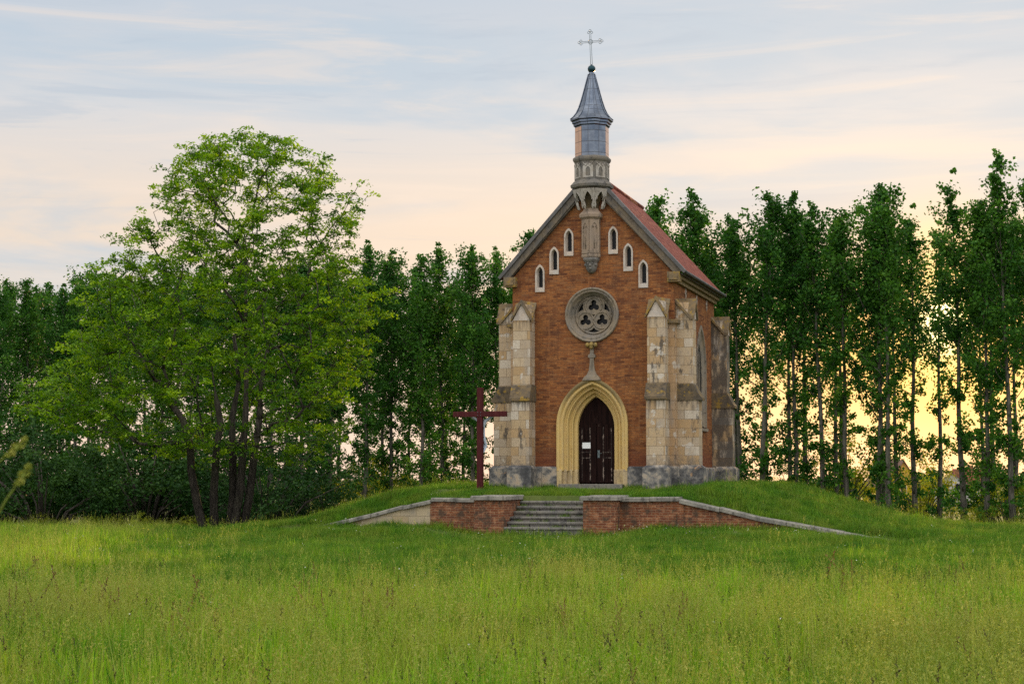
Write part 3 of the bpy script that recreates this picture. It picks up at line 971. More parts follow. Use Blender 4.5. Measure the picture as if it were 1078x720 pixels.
# niche shaft with its corbels on the gable ------------------------------------
A8 = R(22.5)
H6 = R(-90)
nc = MB()
nc.lathe([(.26, 7.40), (.34, 7.44), (.35, 7.50), (.33, 7.54), (.33, 8.66), (.35, 8.68), (.41, 8.73), (.42, 8.82), (.35, 8.90), (.30, 8.94), (.26, 9.02)], 6, (0, .0), H6)
nco = nc.build('niche_shaft', M_SHAFT, chapel)
for k in (-1, 1):                                       # blind tracery panels on the two front faces
    a = R(-90 + 30 * k)
    pn = MB()
    ap = .33 * math.cos(R(30))
    pn.prism([(-.155, 7.56), (.155, 7.56), (.155, 8.64), (-.155, 8.64)], -ap - .022, -ap + .01, 0, [arch(.095, 8.38, .17, 7.70, 6)])
    pn.tube([(0, -ap - .012, 7.70), (0, -ap - .012, 8.42)], .014, 4)
    pn.tube([(-.09, -ap - .014, 8.36), (-.05, -ap - .014, 8.46), (0, -ap - .014, 8.38), (.05, -ap - .014, 8.46), (.09, -ap - .014, 8.36)], .013, 4)
    ca, sa = math.cos(a + R(90)), math.sin(a + R(90))
    pn.mapped(lambda v: (v[0] * ca - v[1] * sa, v[0] * sa + v[1] * ca, v[2]))
    pn.build('blind_panel', M_SHAFT, nco)
cb = MB()
cb.lathe([(.04, 6.93), (.11, 6.97), (.17, 7.06), (.205, 7.18), (.20, 7.28), (.26, 7.33), (.28, 7.42)], 12, (0, -.05), 0, 0, True)
for cx_, cz_, rr, yy in ((-.075, 7.24, .035, -.235), (.075, 7.24, .035, -.235), (0, 7.17, .04, -.255), (0, 7.08, .055, -.20), (-.16, 7.20, .06, -.15), (.16, 7.20, .06, -.15), (-.1, 7.31, .05, -.21), (.1, 7.31, .05, -.21), (0, 7.33, .05, -.25)):
    cb.lathe([(rr * .3, cz_ - rr), (rr * .9, cz_ - rr * .4), (rr, cz_), (rr * .7, cz_ + rr * .7), (rr * .2, cz_ + rr)], 8, (cx_, yy), 0, 0, True)
cb.build('carved_corbel', mat('carved_dark_stone', lambda t: m_stone(t, (.15, .145, .14), (.20, .18, .16), (.02, .02, .02))), nco)
cn = MB()
cn.lathe([(.24, 8.98), (.25, 9.10), (.30, 9.22), (.40, 9.40), (.50, 9.58), (.56, 9.66)], 8, (0, .04), A8)
cno = cn.build('turret_corbel', mat('shaded_buff_stone', lambda t: m_stone(t, (.07, .055, .04), (.16, .11, .055), (.03, .025, .022))), chapel)  # buff stone darkened to stand in for shade in the arch hollows
for k in range(8):                                      # hanging cusped arches round the corbel
    a = R(-90 + 45 * k)
    if math.sin(a) > .3:
        continue
    pz = MB()
    hw_ = .22
    top = [(hw_, 9.62), (-hw_, 9.62)]
    low_ = [(-hw_ - .015, 9.08), (-hw_ + .02, 8.99), (-hw_ + .05, 9.12), (-hw_ + .065, 9.30), (-.115, 9.26), (-.12, 9.36), (-.07, 9.45), (0, 9.54), (.07, 9.45), (.12, 9.36), (.115, 9.26), (hw_ - .065, 9.30), (hw_ - .05, 9.12), (hw_ - .02, 8.99), (hw_ + .015, 9.08)]
    pz.prism(low_ + top, -.50, -.43)
    pz.tube([(x, -.505, z) for x, z in low_[2:-2]], .016, 5)
    tilt = .30
    ca, sa = math.cos(a + R(90)), math.sin(a + R(90))
    def mp(v):
        y = v[1] - (v[2] - 9.3) * tilt
        return (v[0] * ca - y * sa, v[0] * sa + y * ca + .04, v[2])
    pz.mapped(mp)
    pz.build('hanging_arch', M_CARVED, cno)

# bell turret -----------------------------------------------------------------------
TC = (0, .06)
tu = MB()
tu.lathe([(.50, 9.64), (.60, 9.66), (.69, 9.70), (.71, 9.78), (.66, 9.83), (.60, 9.90), (.57, 9.92), (.57, 10.52), (.60, 10.55), (.625, 10.60), (.625, 10.66), (.58, 10.70)], 8, TC, A8)
tuo = tu.build('turret_drum', M_STONE, chapel)
for k in range(8):
    a = R(-90 + 45 * k)
    if math.sin(a) > .5:
        continue
    pn = MB()
    pn.prism(arch(.17, 10.30, .14, 9.99, 6), -.540, -.520, 0, [arch(.075, 10.22, .12, 10.03, 6)])
    pn.tube([(-.15, -.545, 10.46), (-.07, -.545, 10.36), (0, -.545, 10.47), (.07, -.545, 10.36), (.15, -.545, 10.46)], .016, 4)
    ca, sa = math.cos(a + R(90)), math.sin(a + R(90))
    pn.mapped(lambda v: (v[0] * ca - v[1] * sa + TC[0], v[0] * sa + v[1] * ca + TC[1], v[2]))
    pn.build('drum_panel', M_CARVED, tuo)
ln = MB()
ln.lathe([(.55, 10.68), (.55, 11.70)], 8, TC, A8)
lno = ln.build('lantern', M_ZINC, chapel)
M_SUNSET_REFL = mat('sunset_reflection_metal', lambda t: m_metal(t, (.66, .42, .29), (.58, .36, .24), .28, .95))
for a in (R(-135), 0.0):                                # orange colour of two added flank panels stands in for the sunset reflection
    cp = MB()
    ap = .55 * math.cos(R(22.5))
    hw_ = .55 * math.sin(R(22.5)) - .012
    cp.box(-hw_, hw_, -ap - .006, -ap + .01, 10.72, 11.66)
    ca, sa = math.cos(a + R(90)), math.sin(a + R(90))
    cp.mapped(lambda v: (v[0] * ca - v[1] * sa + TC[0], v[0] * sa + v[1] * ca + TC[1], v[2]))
    cpo = cp.build('sunset_reflection_panel', M_SUNSET_REFL, lno)
    cpo['label'] = 'orange flank panel standing in for the sunset reflection'
spm = MB()
spm.lathe([(.56, 11.69), (.60, 11.72), (.60, 11.78), (.645, 11.80), (.645, 11.86), (.70, 11.89), (.70, 11.94), (.60, 12.03), (.50, 12.16), (.42, 12.33), (.345, 12.55), (.275, 12.80), (.20, 13.08), (.135, 13.32), (.10, 13.45), (.085, 13.50)], 8, TC, A8)
spo = spm.build('spire', M_ZINC, chapel)
sr = MB()
pf = [(.705, 11.95), (.61, 12.03), (.51, 12.16), (.43, 12.33), (.355, 12.55), (.285, 12.80), (.21, 13.08), (.145, 13.32), (.11, 13.45)]
for k in range(8):
    a = A8 + k * R(45)
    sr.tube([(TC[0] + r * math.cos(a), TC[1] + r * math.sin(a), z) for r, z in pf], .016, 5)
sr.build('hip_rolls', M_ZINC, spo)
bl = MB()
bl.lathe([(.07, 13.48), (.075, 13.52)] + [(.13 * math.sin(R(t_)), 13.62 - .13 * math.cos(R(t_))) for t_ in range(30, 175, 15)] + [(.03, 13.77)], 14, TC, 0, 0, True)
bl.build('finial_ball', M_BALL, spo)
fc = MB()
lean = lambda x, z: (TC[0] + x - (z - 13.7) * .04, TC[1], z)
ring_ = lambda x0, z0, r: [lean(x0 + r * math.cos(R(t_)), z0 + r * math.sin(R(t_))) for t_ in range(0, 361, 30)]
fc.tube([lean(-.028, 13.70), lean(-.022, 14.78)], .0075, 6)
fc.tube([lean(.028, 13.70), lean(.022, 14.78)], .0075, 6)
fc.tube([lean(-.28, 14.50), lean(.28, 14.50)], .0075, 6)
fc.tube([lean(-.28, 14.545), lean(.28, 14.545)], .0075, 6)
for x0, z0 in ((-.33, 14.522), (.33, 14.522), (0, 14.84)):
    dx_, dz_ = (math.copysign(1, x0), 0) if x0 else (0, 1)
    for ox, oz in ((dx_ * .055, dz_ * .055), (dz_ * .05 - dx_ * .01, dx_ * .05 - dz_ * .01), (-dz_ * .05 - dx_ * .01, -dx_ * .05 - dz_ * .01)):
        fc.tube(ring_(x0 + ox, z0 + oz, .036), .008, 5)
fc.tube(ring_(0, 14.522, .075), .009, 5)
fc.build('spire_cross', M_IRON, spo)

# notice on the door
nt = MB()
nt.box(-.475, -.205, .5475, .5505, 1.34, 1.53)
no = nt.build('notice', M_PAPER, None, loc=(OX, OY, OZ), rotz=-TH)
tag(no, 'small white paper notice pinned to the left leaf of the dark chapel door', 'notice')

# ------------------------------------------------------------------ retaining walls, piers, steps
def local_thing(name, label, cat, group=None):
    o = empty(name, (OX, OY, OZ), -TH)
    tag(o, label, cat, group)
    return o
def sloped(mb, pts, v0, v1, zb, th=0.0, mi=0):
    """wall strip along u following pts [(u, ztop)], from zb (or ztop - th) up"""
    for (ua, za), (ub, zb_) in zip(pts[:-1], pts[1:]):
        la = za - th if th else zb
        lb = zb_ - th if th else zb
        mb.loft([[(ua, v0, la), (ua, v1, la), (ua, v1, za), (ua, v0, za)], [(ub, v0, lb), (ub, v1, lb), (ub, v1, zb_), (ub, v0, zb_)]], True, mi, True)
def wob(p, n, amp):
    out = []
    for (a, za), (b, zb_) in zip(p[:-1], p[1:]):
        k = max(1, int(abs(b - a) / .62))
        for i in range(k):
            t_ = i / k
            out.append((a + (b - a) * t_, za + (zb_ - za) * t_))
    out.append(p[-1])
    return out
def coping(parent, line, v0, v1, th):
    mb = MB()
    rnd = random.Random(5)
    ln_ = wob(line, 0, 0)
    for (ua, za), (ub, zb_) in zip(ln_[:-1], ln_[1:]):
        dz_ = rnd.uniform(-.028, .022)
        dv_ = rnd.uniform(-.03, .03)
        g_ = .006
        s_ = 1 if ub > ua else -1
        ra = [(ua + g_ * s_, v0 + dv_, za - th + dz_), (ua + g_ * s_, v1 + dv_, za - th + dz_), (ua + g_ * s_, v1 + dv_, za - .03 + dz_), (ua + g_ * s_, v1 + dv_ - .03, za + dz_), (ua + g_ * s_, v0 + dv_ + .03, za + dz_), (ua + g_ * s_, v0 + dv_, za - .03 + dz_)]
        du = ub - ua - 2 * g_ * s_
        dzz = zb_ - za + rnd.uniform(-.012, .012)
        rb = [(p[0] + du, p[1], p[2] + dzz) for p in ra]
        mb.loft([ra, rb], True, 0, True)
    return mb.build('coping', M_COPING, parent)

wl = local_thing('retaining_wall', 'low brick and pale stone retaining wall sloping down left of the steps', 'wall')
m_ = MB()
sloped(m_, [(-2.02, -.30), (-3.52, -.30), (-3.56, -.31)], -5.42, -5.02, -1.5)
m_.build('brick_face', M_OLDBRICK, wl)
m_ = MB()
sloped(m_, [(-3.565, -.31), (-4.4, -.50), (-5.4, -.76), (-6.9, -1.12)], -5.40, -5.03, -1.6)
m_.build('stone_face', M_PALE, wl)
coping(wl, [(-2.02, -.20), (-3.52, -.215), (-4.4, -.41), (-5.4, -.655), (-6.9, -.99), (-7.6, -1.13)], -5.50, -4.98, .11)
wr = local_thing('retaining_wall', 'long weathered brick retaining wall whose coping slopes down right of the steps', 'wall')
m_ = MB()
sloped(m_, [(2.15, -.26), (3.86, -.26), (5.0, -.53), (6.1, -.79), (7.6, -1.02), (9.1, -1.28)], -5.42, -5.02, -1.7)
m_.build('brick_face', M_OLDBRICK, wr)
m_ = MB()
m_.box(3.80, 3.98, -5.46, -5.421, -1.5, -.262)
m_.build('wall_pilaster', M_OLDBRICK, wr)
coping(wr, [(2.15, -.16), (3.86, -.165), (5.0, -.42), (6.1, -.675), (7.6, -.92), (9.2, -1.19), (9.9, -1.31)], -5.52, -4.96, .12)
for s, lab in ((-1, 'squat brick pier with stone slab at the left side of the steps'), (1, 'squat brick pier with stone slab at the right side of the steps')):
    pr_ = local_thing('brick_pier', lab, 'pier', 'brick piers beside the chapel steps')
    a, b_ = (-2.02, -1.13) if s < 0 else (1.21, 2.15)
    m_ = MB()
    m_.box(a, b_, -6.0, -4.15, -1.5, -.24)
    m_.build('pier_body', M_OLDBRICK, pr_)
    m_ = MB()
    m_.box(a - .08, b_ + .08, -6.10, -5.05, -.238, -.115, ch=.03)
    m_.box(a - .07, b_ + .07, -5.04, -4.1, -.238, -.105, ch=.03)
    m_.build('cap_slab', M_COPING, pr_)
st = local_thing('stone_steps', 'worn grey stone steps with grass in the joints leading up to the chapel', 'steps')
for k in range(6):
    zt_ = -1.00 + k * .144
    m_ = MB()
    v0_ = -6.02 + k * .33
    rnd = random.Random(k)
    x = -1.125
    cuts = sorted([rnd.uniform(-.5, -.2), rnd.uniform(.3, .7)])
    for x1 in cuts + [1.205]:
        o1 = rnd.uniform(-.012, .012)
        m_.box(x + .004, x1 - .004, v0_ + o1 - .02, v0_ + .45, zt_ - .062, zt_ + o1 * .6, ch=.018)
        m_.box(x + .012, x1 - .012, v0_ + o1 + .035, v0_ + .45, -1.45 if k == 0 else zt_ - .20, zt_ - .064)
        x = x1
    so_ = m_.build('step', M_STEP, st)

# ------------------------------------------------------------------ red wooden cross
cr = local_thing('wooden_cross', 'tall dark red wooden cross standing left of the chapel behind the wall', 'cross')
m_ = MB()
CU, CV = -3.12, -2.0
m_.box(CU - .087, CU + .087, CV - .087, CV + .087, -.25, 3.21, ch=.012)
m_.build('upright', M_CROSS, cr)
m_ = MB()
m_.box(CU - .87, CU + .87, CV - .10, CV + .06, 2.30, 2.465, ch=.012)
m_.build('crossbar', M_CROSS, cr)
for dx_, dz_ in ((-.05, 2.34), (.05, 2.34), (-.05, 2.43), (.05, 2.43)):
    m_ = MB()
    m_.lathe([(.012, -.012), (.014, 0), (.010, .012)], 6)
    m_.mapped(lambda v: (CU + dx_ + v[0], CV - .108 + v[2], dz_ + v[1]))
    m_.build('bolt', M_IRON, cr)
m_ = MB()
m_.box(CU - .13, CU + .13, CV - .13, CV + .13, -.3, .05, ch=.03)
m_.build('foot_block', M_CAP, cr)
# pale metal figure on the far face of the post: one continuous skinned body
fv = [(0, .14, 1.72), (.02, .15, 1.92), (0, .14, 2.10), (0, .15, 2.20), (0, .18, 2.30), (-.16, .13, 2.20), (-.38, .11, 2.32), (-.52, .10, 2.40), (.16, .13, 2.20), (.38, .11, 2.32), (.52, .10, 2.40),
      (-.05, .16, 1.62), (.02, .24, 1.40), (.0, .14, 1.16), (.05, .16, 1.62), (.10, .24, 1.40), (.03, .14, 1.16)]
fe = [(0, 1), (1, 2), (2, 3), (3, 4), (2, 5), (5, 6), (6, 7), (2, 8), (8, 9), (9, 10), (0, 11), (11, 12), (12, 13), (0, 14), (14, 15), (15, 16)]
fr = [.085, .075, .095, .04, .07, .045, .032, .022, .045, .032, .022, .06, .045, .03, .06, .045, .03]
fm = bpy.data.meshes.new('corpus')
fm.from_pydata([(CU + .02 + x, CV + y, z) for x, y, z in fv], fe, [])
fo2 = link('corpus', fm, cr)
fm.materials.append(M_FIGURE)
sk = fo2.modifiers.new('skin', 'SKIN')
sk.use_smooth_shade = True
for i, r in enumerate(fr):
    fm.skin_vertices[0].data[i].radius = (r, r)
fm.skin_vertices[0].data[0].use_root = True
ssf = fo2.modifiers.new('sub', 'SUBSURF')
ssf.levels = ssf.render_levels = 1

# ------------------------------------------------------------------ foliage
def leaves(centers, spread, per, size, rg, flat=1.0, droop=0.0, aspect=.62, up=.5, bias=None):
    """leaf faces scattered round clump centres: (V,F,tint)"""
    C = np.repeat(np.asarray(centers, float), per, axis=0)
    n = len(C)
    sp = np.repeat(np.broadcast_to(np.asarray(spread, float), (len(centers),)), per)
    off = rg.normal(size=(n, 3))
    off /= np.linalg.norm(off, axis=1, keepdims=True) + 1e-9
    off *= (rg.random((n, 1)) ** .55)
    off[:, 2] *= flat
    P = C + off * sp[:, None]
    P[:, 2] -= droop * sp * (off[:, 0] ** 2 + off[:, 1] ** 2)
    nr = rg.normal(size=(n, 3))
    nr[:, 2] += up * np.sign(nr[:, 2] + .3)
    nr /= np.linalg.norm(nr, axis=1, keepdims=True)
    t = rg.normal(size=(n, 3))
    t -= nr * np.sum(t * nr, 1, keepdims=True)
    t /= np.linalg.norm(t, axis=1, keepdims=True)
    b = np.cross(nr, t)
    s = size * (.65 + .7 * rg.random((n, 1)))
    w = s * aspect
    fold = nr * s * .12
    V = np.stack([P - t * s * .5, P + b * w * .5 + fold, P + t * s * .5, P - b * w * .5 + fold], 1).reshape(-1, 3)
    F = np.arange(n * 4).reshape(-1, 4)
    cl = np.repeat(rg.normal(0, .20, len(centers)), per)
    tint = np.clip(.45 + cl + rg.normal(0, .17, n), 0, 1)
    return V, F, tint

def crown_mesh(name, V, F, tint, m):
    return mesh_np(name, V, F, m, tint=tint, uv=False)

def poplar_variant(H, seed, width=1.0, base=.16, dens=1.0, low=.72, mid=.25, epi=13):
    rg = np.random.default_rng(seed)
    tm = MB()
    n = 9
    wx, wy = rg.normal(0, .10, n).cumsum() * .5, rg.normal(0, .10, n).cumsum() * .5
    tz = np.linspace(-.25, H * .95, n)
    r0 = H * .0092
    path = [(wx[i] - wx[0], wy[i] - wy[0], tz[i]) for i in range(n)]
    rad = [max(.015, r0 * (1.25 if i == 0 else 1) * (1 - .93 * i / (n - 1))) for i in range(n)]
    tm.tube(path, rad, 7)
    def tp(z):
        return np.array([np.interp(z, tz, [p[0] for p in path]), np.interp(z, tz, [p[1] for p in path]), z])
    cen, spr = [], []
    nl = int(70 * dens)
    az = rg.random() * 6
    for i in range(nl):
        f = base + (.97 - base) * (i + .5) / nl
        f = float(np.clip(f + rg.normal(0, .02), base * .7, .975))
        az += 2.4 + rg.normal(0, .5)
        if f < .40 and rg.random() < low or f < .56 and rg.random() < mid:
            continue
        prof_ = np.interp(f, [.0, .2, .36, .55, .75, .9, 1.0], [.45, .6, .95, 1.15, 1.0, .52, .12])
        L = width * 1.95 * prof_ * rg.uniform(.45, 1.25) * H / 14
        el = R(rg.uniform(52, 76)) if f > .62 and rg.random() < .6 else R(rg.uniform(28, 62)) if f > .3 else R(rg.uniform(5, 45))
        dr_ = np.array([math.cos(az) * math.cos(el), math.sin(az) * math.cos(el), math.sin(el)])
        p0 = tp(f * H * .97)
        lp = [p0]
        for k in range(1, 4):
            q = p0 + dr_ * L * k / 3 + np.array([0, 0, .10 * L * (k / 3) ** 2]) + rg.normal(0, .05, 3)
            lp.append(q)
        rr = .028 * (1 - f) + .012
        tm.tube([tuple(q) for q in lp], [rr, rr * .8, rr * .5, .006], 4)
        nc_ = max(2, int(round(4.5 * L / 1.5)))
        for k in range(nc_):
            t_ = .22 + .88 * (k + rg.random()) / nc_
            q = p0 + dr_ * L * t_ + np.array([0, 0, .10 * L * t_ * t_]) + rg.normal(0, .16, 3)
            cen.append(q)
            spr.append(rg.uniform(.22, .62) * (1 if f > .42 else .8))
    for k in range(epi):                                  # epicormic sprays on the lower trunk
        q = tp(H * rg.uniform(.04, .42)) + rg.normal(0, .38, 3) * np.array([1, 1, .4])
        cen.append(q)
        spr.append(rg.uniform(.16, .36))
    for k in range(14):
        cen.append(tp(H * rg.uniform(.85, 1.0)) + rg.normal(0, .10, 3))
        spr.append(rg.uniform(.15, .32))
    V, F, tint = leaves(cen, spr, 40, .138, rg, .95, .0, .8, .1)
    return tm, (V, F, tint)

def make_tree(name, tm, crown, bark, leafm, trunk_name='trunk', crown_name='crown'):
    root = empty(name)
    tm.build(trunk_name, bark, root)
    link(crown_name, crown_mesh(crown_name, *crown, leafm), root)
    return root
def copy_tree(o, parent=None):
    c = o.copy()
    col.objects.link(c)
    c.parent = parent
    for ch in list(o.children):
        k = ch.copy()
        col.objects.link(k)
        k.parent = c
    return c

protos, used = [], set()
for H, w, b, dn, sd, low, mid, epi in [(15, 1.0, .09, 1.0, 1, .60, .38, 22), (15, .85, .12, .9, 2, .58, .40, 20), (15, 1.25, .07, 1.15, 3, .58, .36, 24), (15, .75, .12, .65, 4, .54, .42, 20), (15, 1.1, .10, .9, 5, .62, .42, 18),
                                       (15, 1.0, .06, 1.05, 7, .50, .14, 22), (15, .9, .08, 1.0, 8, .56, .16, 20), (15, 1.2, .06, 1.15, 9, .48, .14, 24), (15, .7, .08, .6, 10, .45, .40, 18)]:
    tm, cr_ = poplar_variant(H, 100 + sd, w, b, dn, low, mid, epi)
    p = make_tree('poplar_tree', tm, cr_, M_POPBARK, M_POPLEAF)
    protos.append(p)
def place(proto, x, y, H, base_h, rz, label, group, cat='tree'):
    key = proto.name
    o = proto if key not in used else copy_tree(proto)
    used.add(key)
    z = float(ground_z(x, y))
    s = (H - z) / base_h
    o.location = (x, y, z - .02)
    o.rotation_euler = (R(random.uniform(-1.2, 1.2)), R(random.uniform(-1.2, 1.2)), rz)
    o.scale = (s * random.uniform(.92, 1.08), s * random.uniform(.92, 1.08), s)
    tag(o, label, cat, group)
    return o
ORD = ['first', 'second', 'third', 'fourth', 'fifth', 'sixth', 'seventh', 'eighth', 'ninth', 'tenth', 'eleventh', 'twelfth', 'thirteenth', 'fourteenth', 'fifteenth', 'sixteenth', 'seventeenth', 'eighteenth', 'nineteenth', 'twentieth']
# front row right of the chapel: (photo column of the trunk, distance, photo row of the top, variant)
right_row = [(700, 74, 196, 0), (738, 73, 202, 4), (778, 72, 226, 1), (803, 71, 194, 0), (838, 71, 203, 4), (868, 70, 212, 3), (893, 70, 208, 1), (922, 69, 188, 2), (938, 68, 204, 1), (962, 70, 216, 8),
             (988, 75, 236, 8), (1014, 68, 180, 8), (1038, 67, 206, 2), (1066, 66, 158, 3), (1098, 66, 168, 0), (1135, 66, 176, 2), (1175, 65, 170, 1)]
for i, (px, Y, ty_, vr) in enumerate(right_row):
    lab = 'slender grey trunked poplar, %s of the front row counting right from the chapel' % ORD[i]
    place(protos[vr], at(px, Y), Y, top_h(ty_, Y), 15.0, random.uniform(0, 6.28), lab, 'poplars in the row right of the chapel')
left_row = [(556, 86, 238, 5), (526, 85, 262, 6), (497, 84, 257, 7), (468, 86, 258, 6), (443, 84, 264, 5), (412, 86, 262, 7), (384, 84, 256, 6), (350, 83, 264, 5), (318, 83, 268, 7), (284, 82, 275, 6), (246, 82, 272, 5),
            (206, 81, 280, 7), (168, 81, 284, 6), (128, 80, 288, 5), (92, 80, 278, 7), (62, 79, 302, 6), (28, 79, 290, 5), (-8, 78, 296, 7), (-48, 78, 290, 5), (-90, 78, 285, 6)]
for i, (px, Y, ty_, vr) in enumerate(left_row):
    lab = 'dark leafy poplar, %s of the front row counting left from the chapel' % ORD[i]
    place(protos[vr], at(px, Y), Y, top_h(ty_, Y), 15.0, random.uniform(0, 6.28), lab, 'poplars in the row left of the chapel')
rg = np.random.default_rng(77)
back = []
for px in np.arange(700, 1200, 25):
    if 950 < px < 1022:
        continue
    back.append((px + rg.uniform(-9, 9), rg.uniform(76, 84), rg.uniform(212, 262), [3, 1, 4][int(rg.integers(3))]))
for px in np.arange(-80, 575, 21):
    back.append((px + rg.uniform(-8, 8), rg.uniform(90, 99), rg.uniform(276, 312), [5, 1, 6, 0][int(rg.integers(4))]))
for px, Y, ty_, vr in back:
    side = 'right' if px > 640 else 'left'
    place(protos[vr], at(px, Y), Y, top_h(ty_, Y), 15.0, random.uniform(0, 6.28),
          'poplar of the back rows %s of the chapel, glimpsed between the front row trunks' % side, 'poplars of the back rows %s of the chapel' % side)

# bushes --------------------------------------------------------------------------------
def bush_variant(seed, leafm, h=3.0, w=2.0, per=46, lsize=.15, nb=70, flat=.6, gap=0.0):
    rg = np.random.default_rng(seed)
    tm = MB()
    cen, spr = [], []
    for i in range(nb):
        a = rg.random() * 6.283
        rr = math.sqrt(rg.random()) * w * .95
        zt_ = h * (.15 + .85 * rg.random() * math.sqrt(max(.05, 1 - (rr / w) ** 2)))
        q = np.array([math.cos(a) * rr, math.sin(a) * rr, zt_])
        cen.append(q)
        spr.append(rg.uniform(.28, .55) * w / 2)
        if i % 4 == 0:
            b0 = np.array([q[0] * .12, q[1] * .12, -.15])
            md = np.array([q[0] * .45, q[1] * .45, zt_ * .55])
            tm.tube([tuple(b0), tuple(md), tuple(q)], [.04, .025, .008], 4)
    return tm, leaves(cen, spr, per, lsize, rg, flat, .1, .65, .5)
bp = [make_tree('leafy_shrub', *bush_variant(s_, None, 3.0, w_, 90, .085, n_), M_BARK, l_, 'stems', 'foliage') for s_, w_, n_, l_ in ((41, 1.9, 78, M_BUSHLEAF), (42, 1.5, 62, M_POPLEAF), (43, 2.3, 84, M_BUSHLEAF))]
sp_ = [make_tree('scrub_bush', *bush_variant(s_, None, 3.0, w_, 60, .085, 60, .8), M_BARK, M_SCRUBLEAF, 'stems', 'foliage') for s_, w_ in ((51, 1.6), (52, 2.1))]
rg = np.random.default_rng(5)
i = 0
blist = []
for px in np.arange(-40, 350, 21):
    blist.append((px + rg.uniform(-8, 8), rg.uniform(69, 82), rg.choice([rg.uniform(405, 450), rg.uniform(455, 520)])))
blist.sort()
for i, (px, Y, ty_) in enumerate(blist):
    place(bp[(i * 2 + i // 3) % 3], at(px, Y), Y, top_h(ty_, Y), 3.1, random.uniform(0, 6.28), 'dark bluish green shrub under the left poplars, %s counting from the left frame edge' % ORD[i], 'dark shrubs below the left poplars', 'shrub')
blist = [(px + rg.uniform(-8, 8), rg.uniform(66.5, 69), rg.uniform(536, 546)) for px in np.arange(-10, 230, 20)]
for i, (px, Y, ty_) in enumerate(blist):
    place(sp_[i % 2], at(px, Y), Y, top_h(ty_, Y), 3.1, random.uniform(0, 6.28), 'low yellow green bush at the left field edge, %s counting from the left' % ORD[i], 'low bushes at the left field edge', 'bush')
blist = [(px + rg.uniform(-8, 8), rg.uniform(88, 104), rg.uniform(476, 512)) for px in np.arange(345, 470, 22)]
blist += [(480, 98, 508), (500, 99, 506)]
for i, (px, Y, ty_) in enumerate(blist):
    place(sp_[i % 2], at(px, Y), Y, top_h(ty_, Y), 3.1, random.uniform(0, 6.28), 'light green bush behind trunks left of the red cross, %s counting from the left' % ORD[i], 'bushes behind the trunks left of the cross', 'bush')
blist = [(px + rg.uniform(-8, 8), rg.uniform(74, 100), rg.uniform(486, 532) if not 985 < px < 1030 else rg.uniform(516, 522)) for px in np.arange(768, 1190, 23)]
for i, (px, Y, ty_) in enumerate(blist):
    place(sp_[i % 2], at(px, Y), Y, top_h(ty_, Y), 3.1, random.uniform(0, 6.28), 'backlit yellow green bush beneath the right poplars, %s counting from the chapel' % ORD[i], 'bushes beneath the right poplars', 'bush')
blist = [(px + rg.uniform(-6, 6), rg.uniform(63, 67), rg.uniform(526, 548)) for px in np.arange(925, 1180, 22)]
for i, (px, Y, ty_) in enumerate(blist):
    place(sp_[i % 2], at(px, Y), Y, top_h(ty_, Y), 3.1, random.uniform(0, 6.28), 'low bush at the right field edge, %s counting right from the mound' % ORD[i], 'low bushes at the right field edge', 'bush')
# taller saplings between the right trunks
for i, (px, Y, ty_) in enumerate([(886, 82, 440), (842, 80, 470), (968, 84, 466), (1058, 80, 452)]):
    place(bp[i % 2] if i % 2 else sp_[0], at(px, Y), Y, top_h(ty_, Y), 3.1, random.uniform(0, 6.28), 'bushy sapling rising among the right poplar trunks, %s counting from the chapel' % ORD[[1, 0, 2, 3][i]], 'saplings among the right poplars', 'sapling')

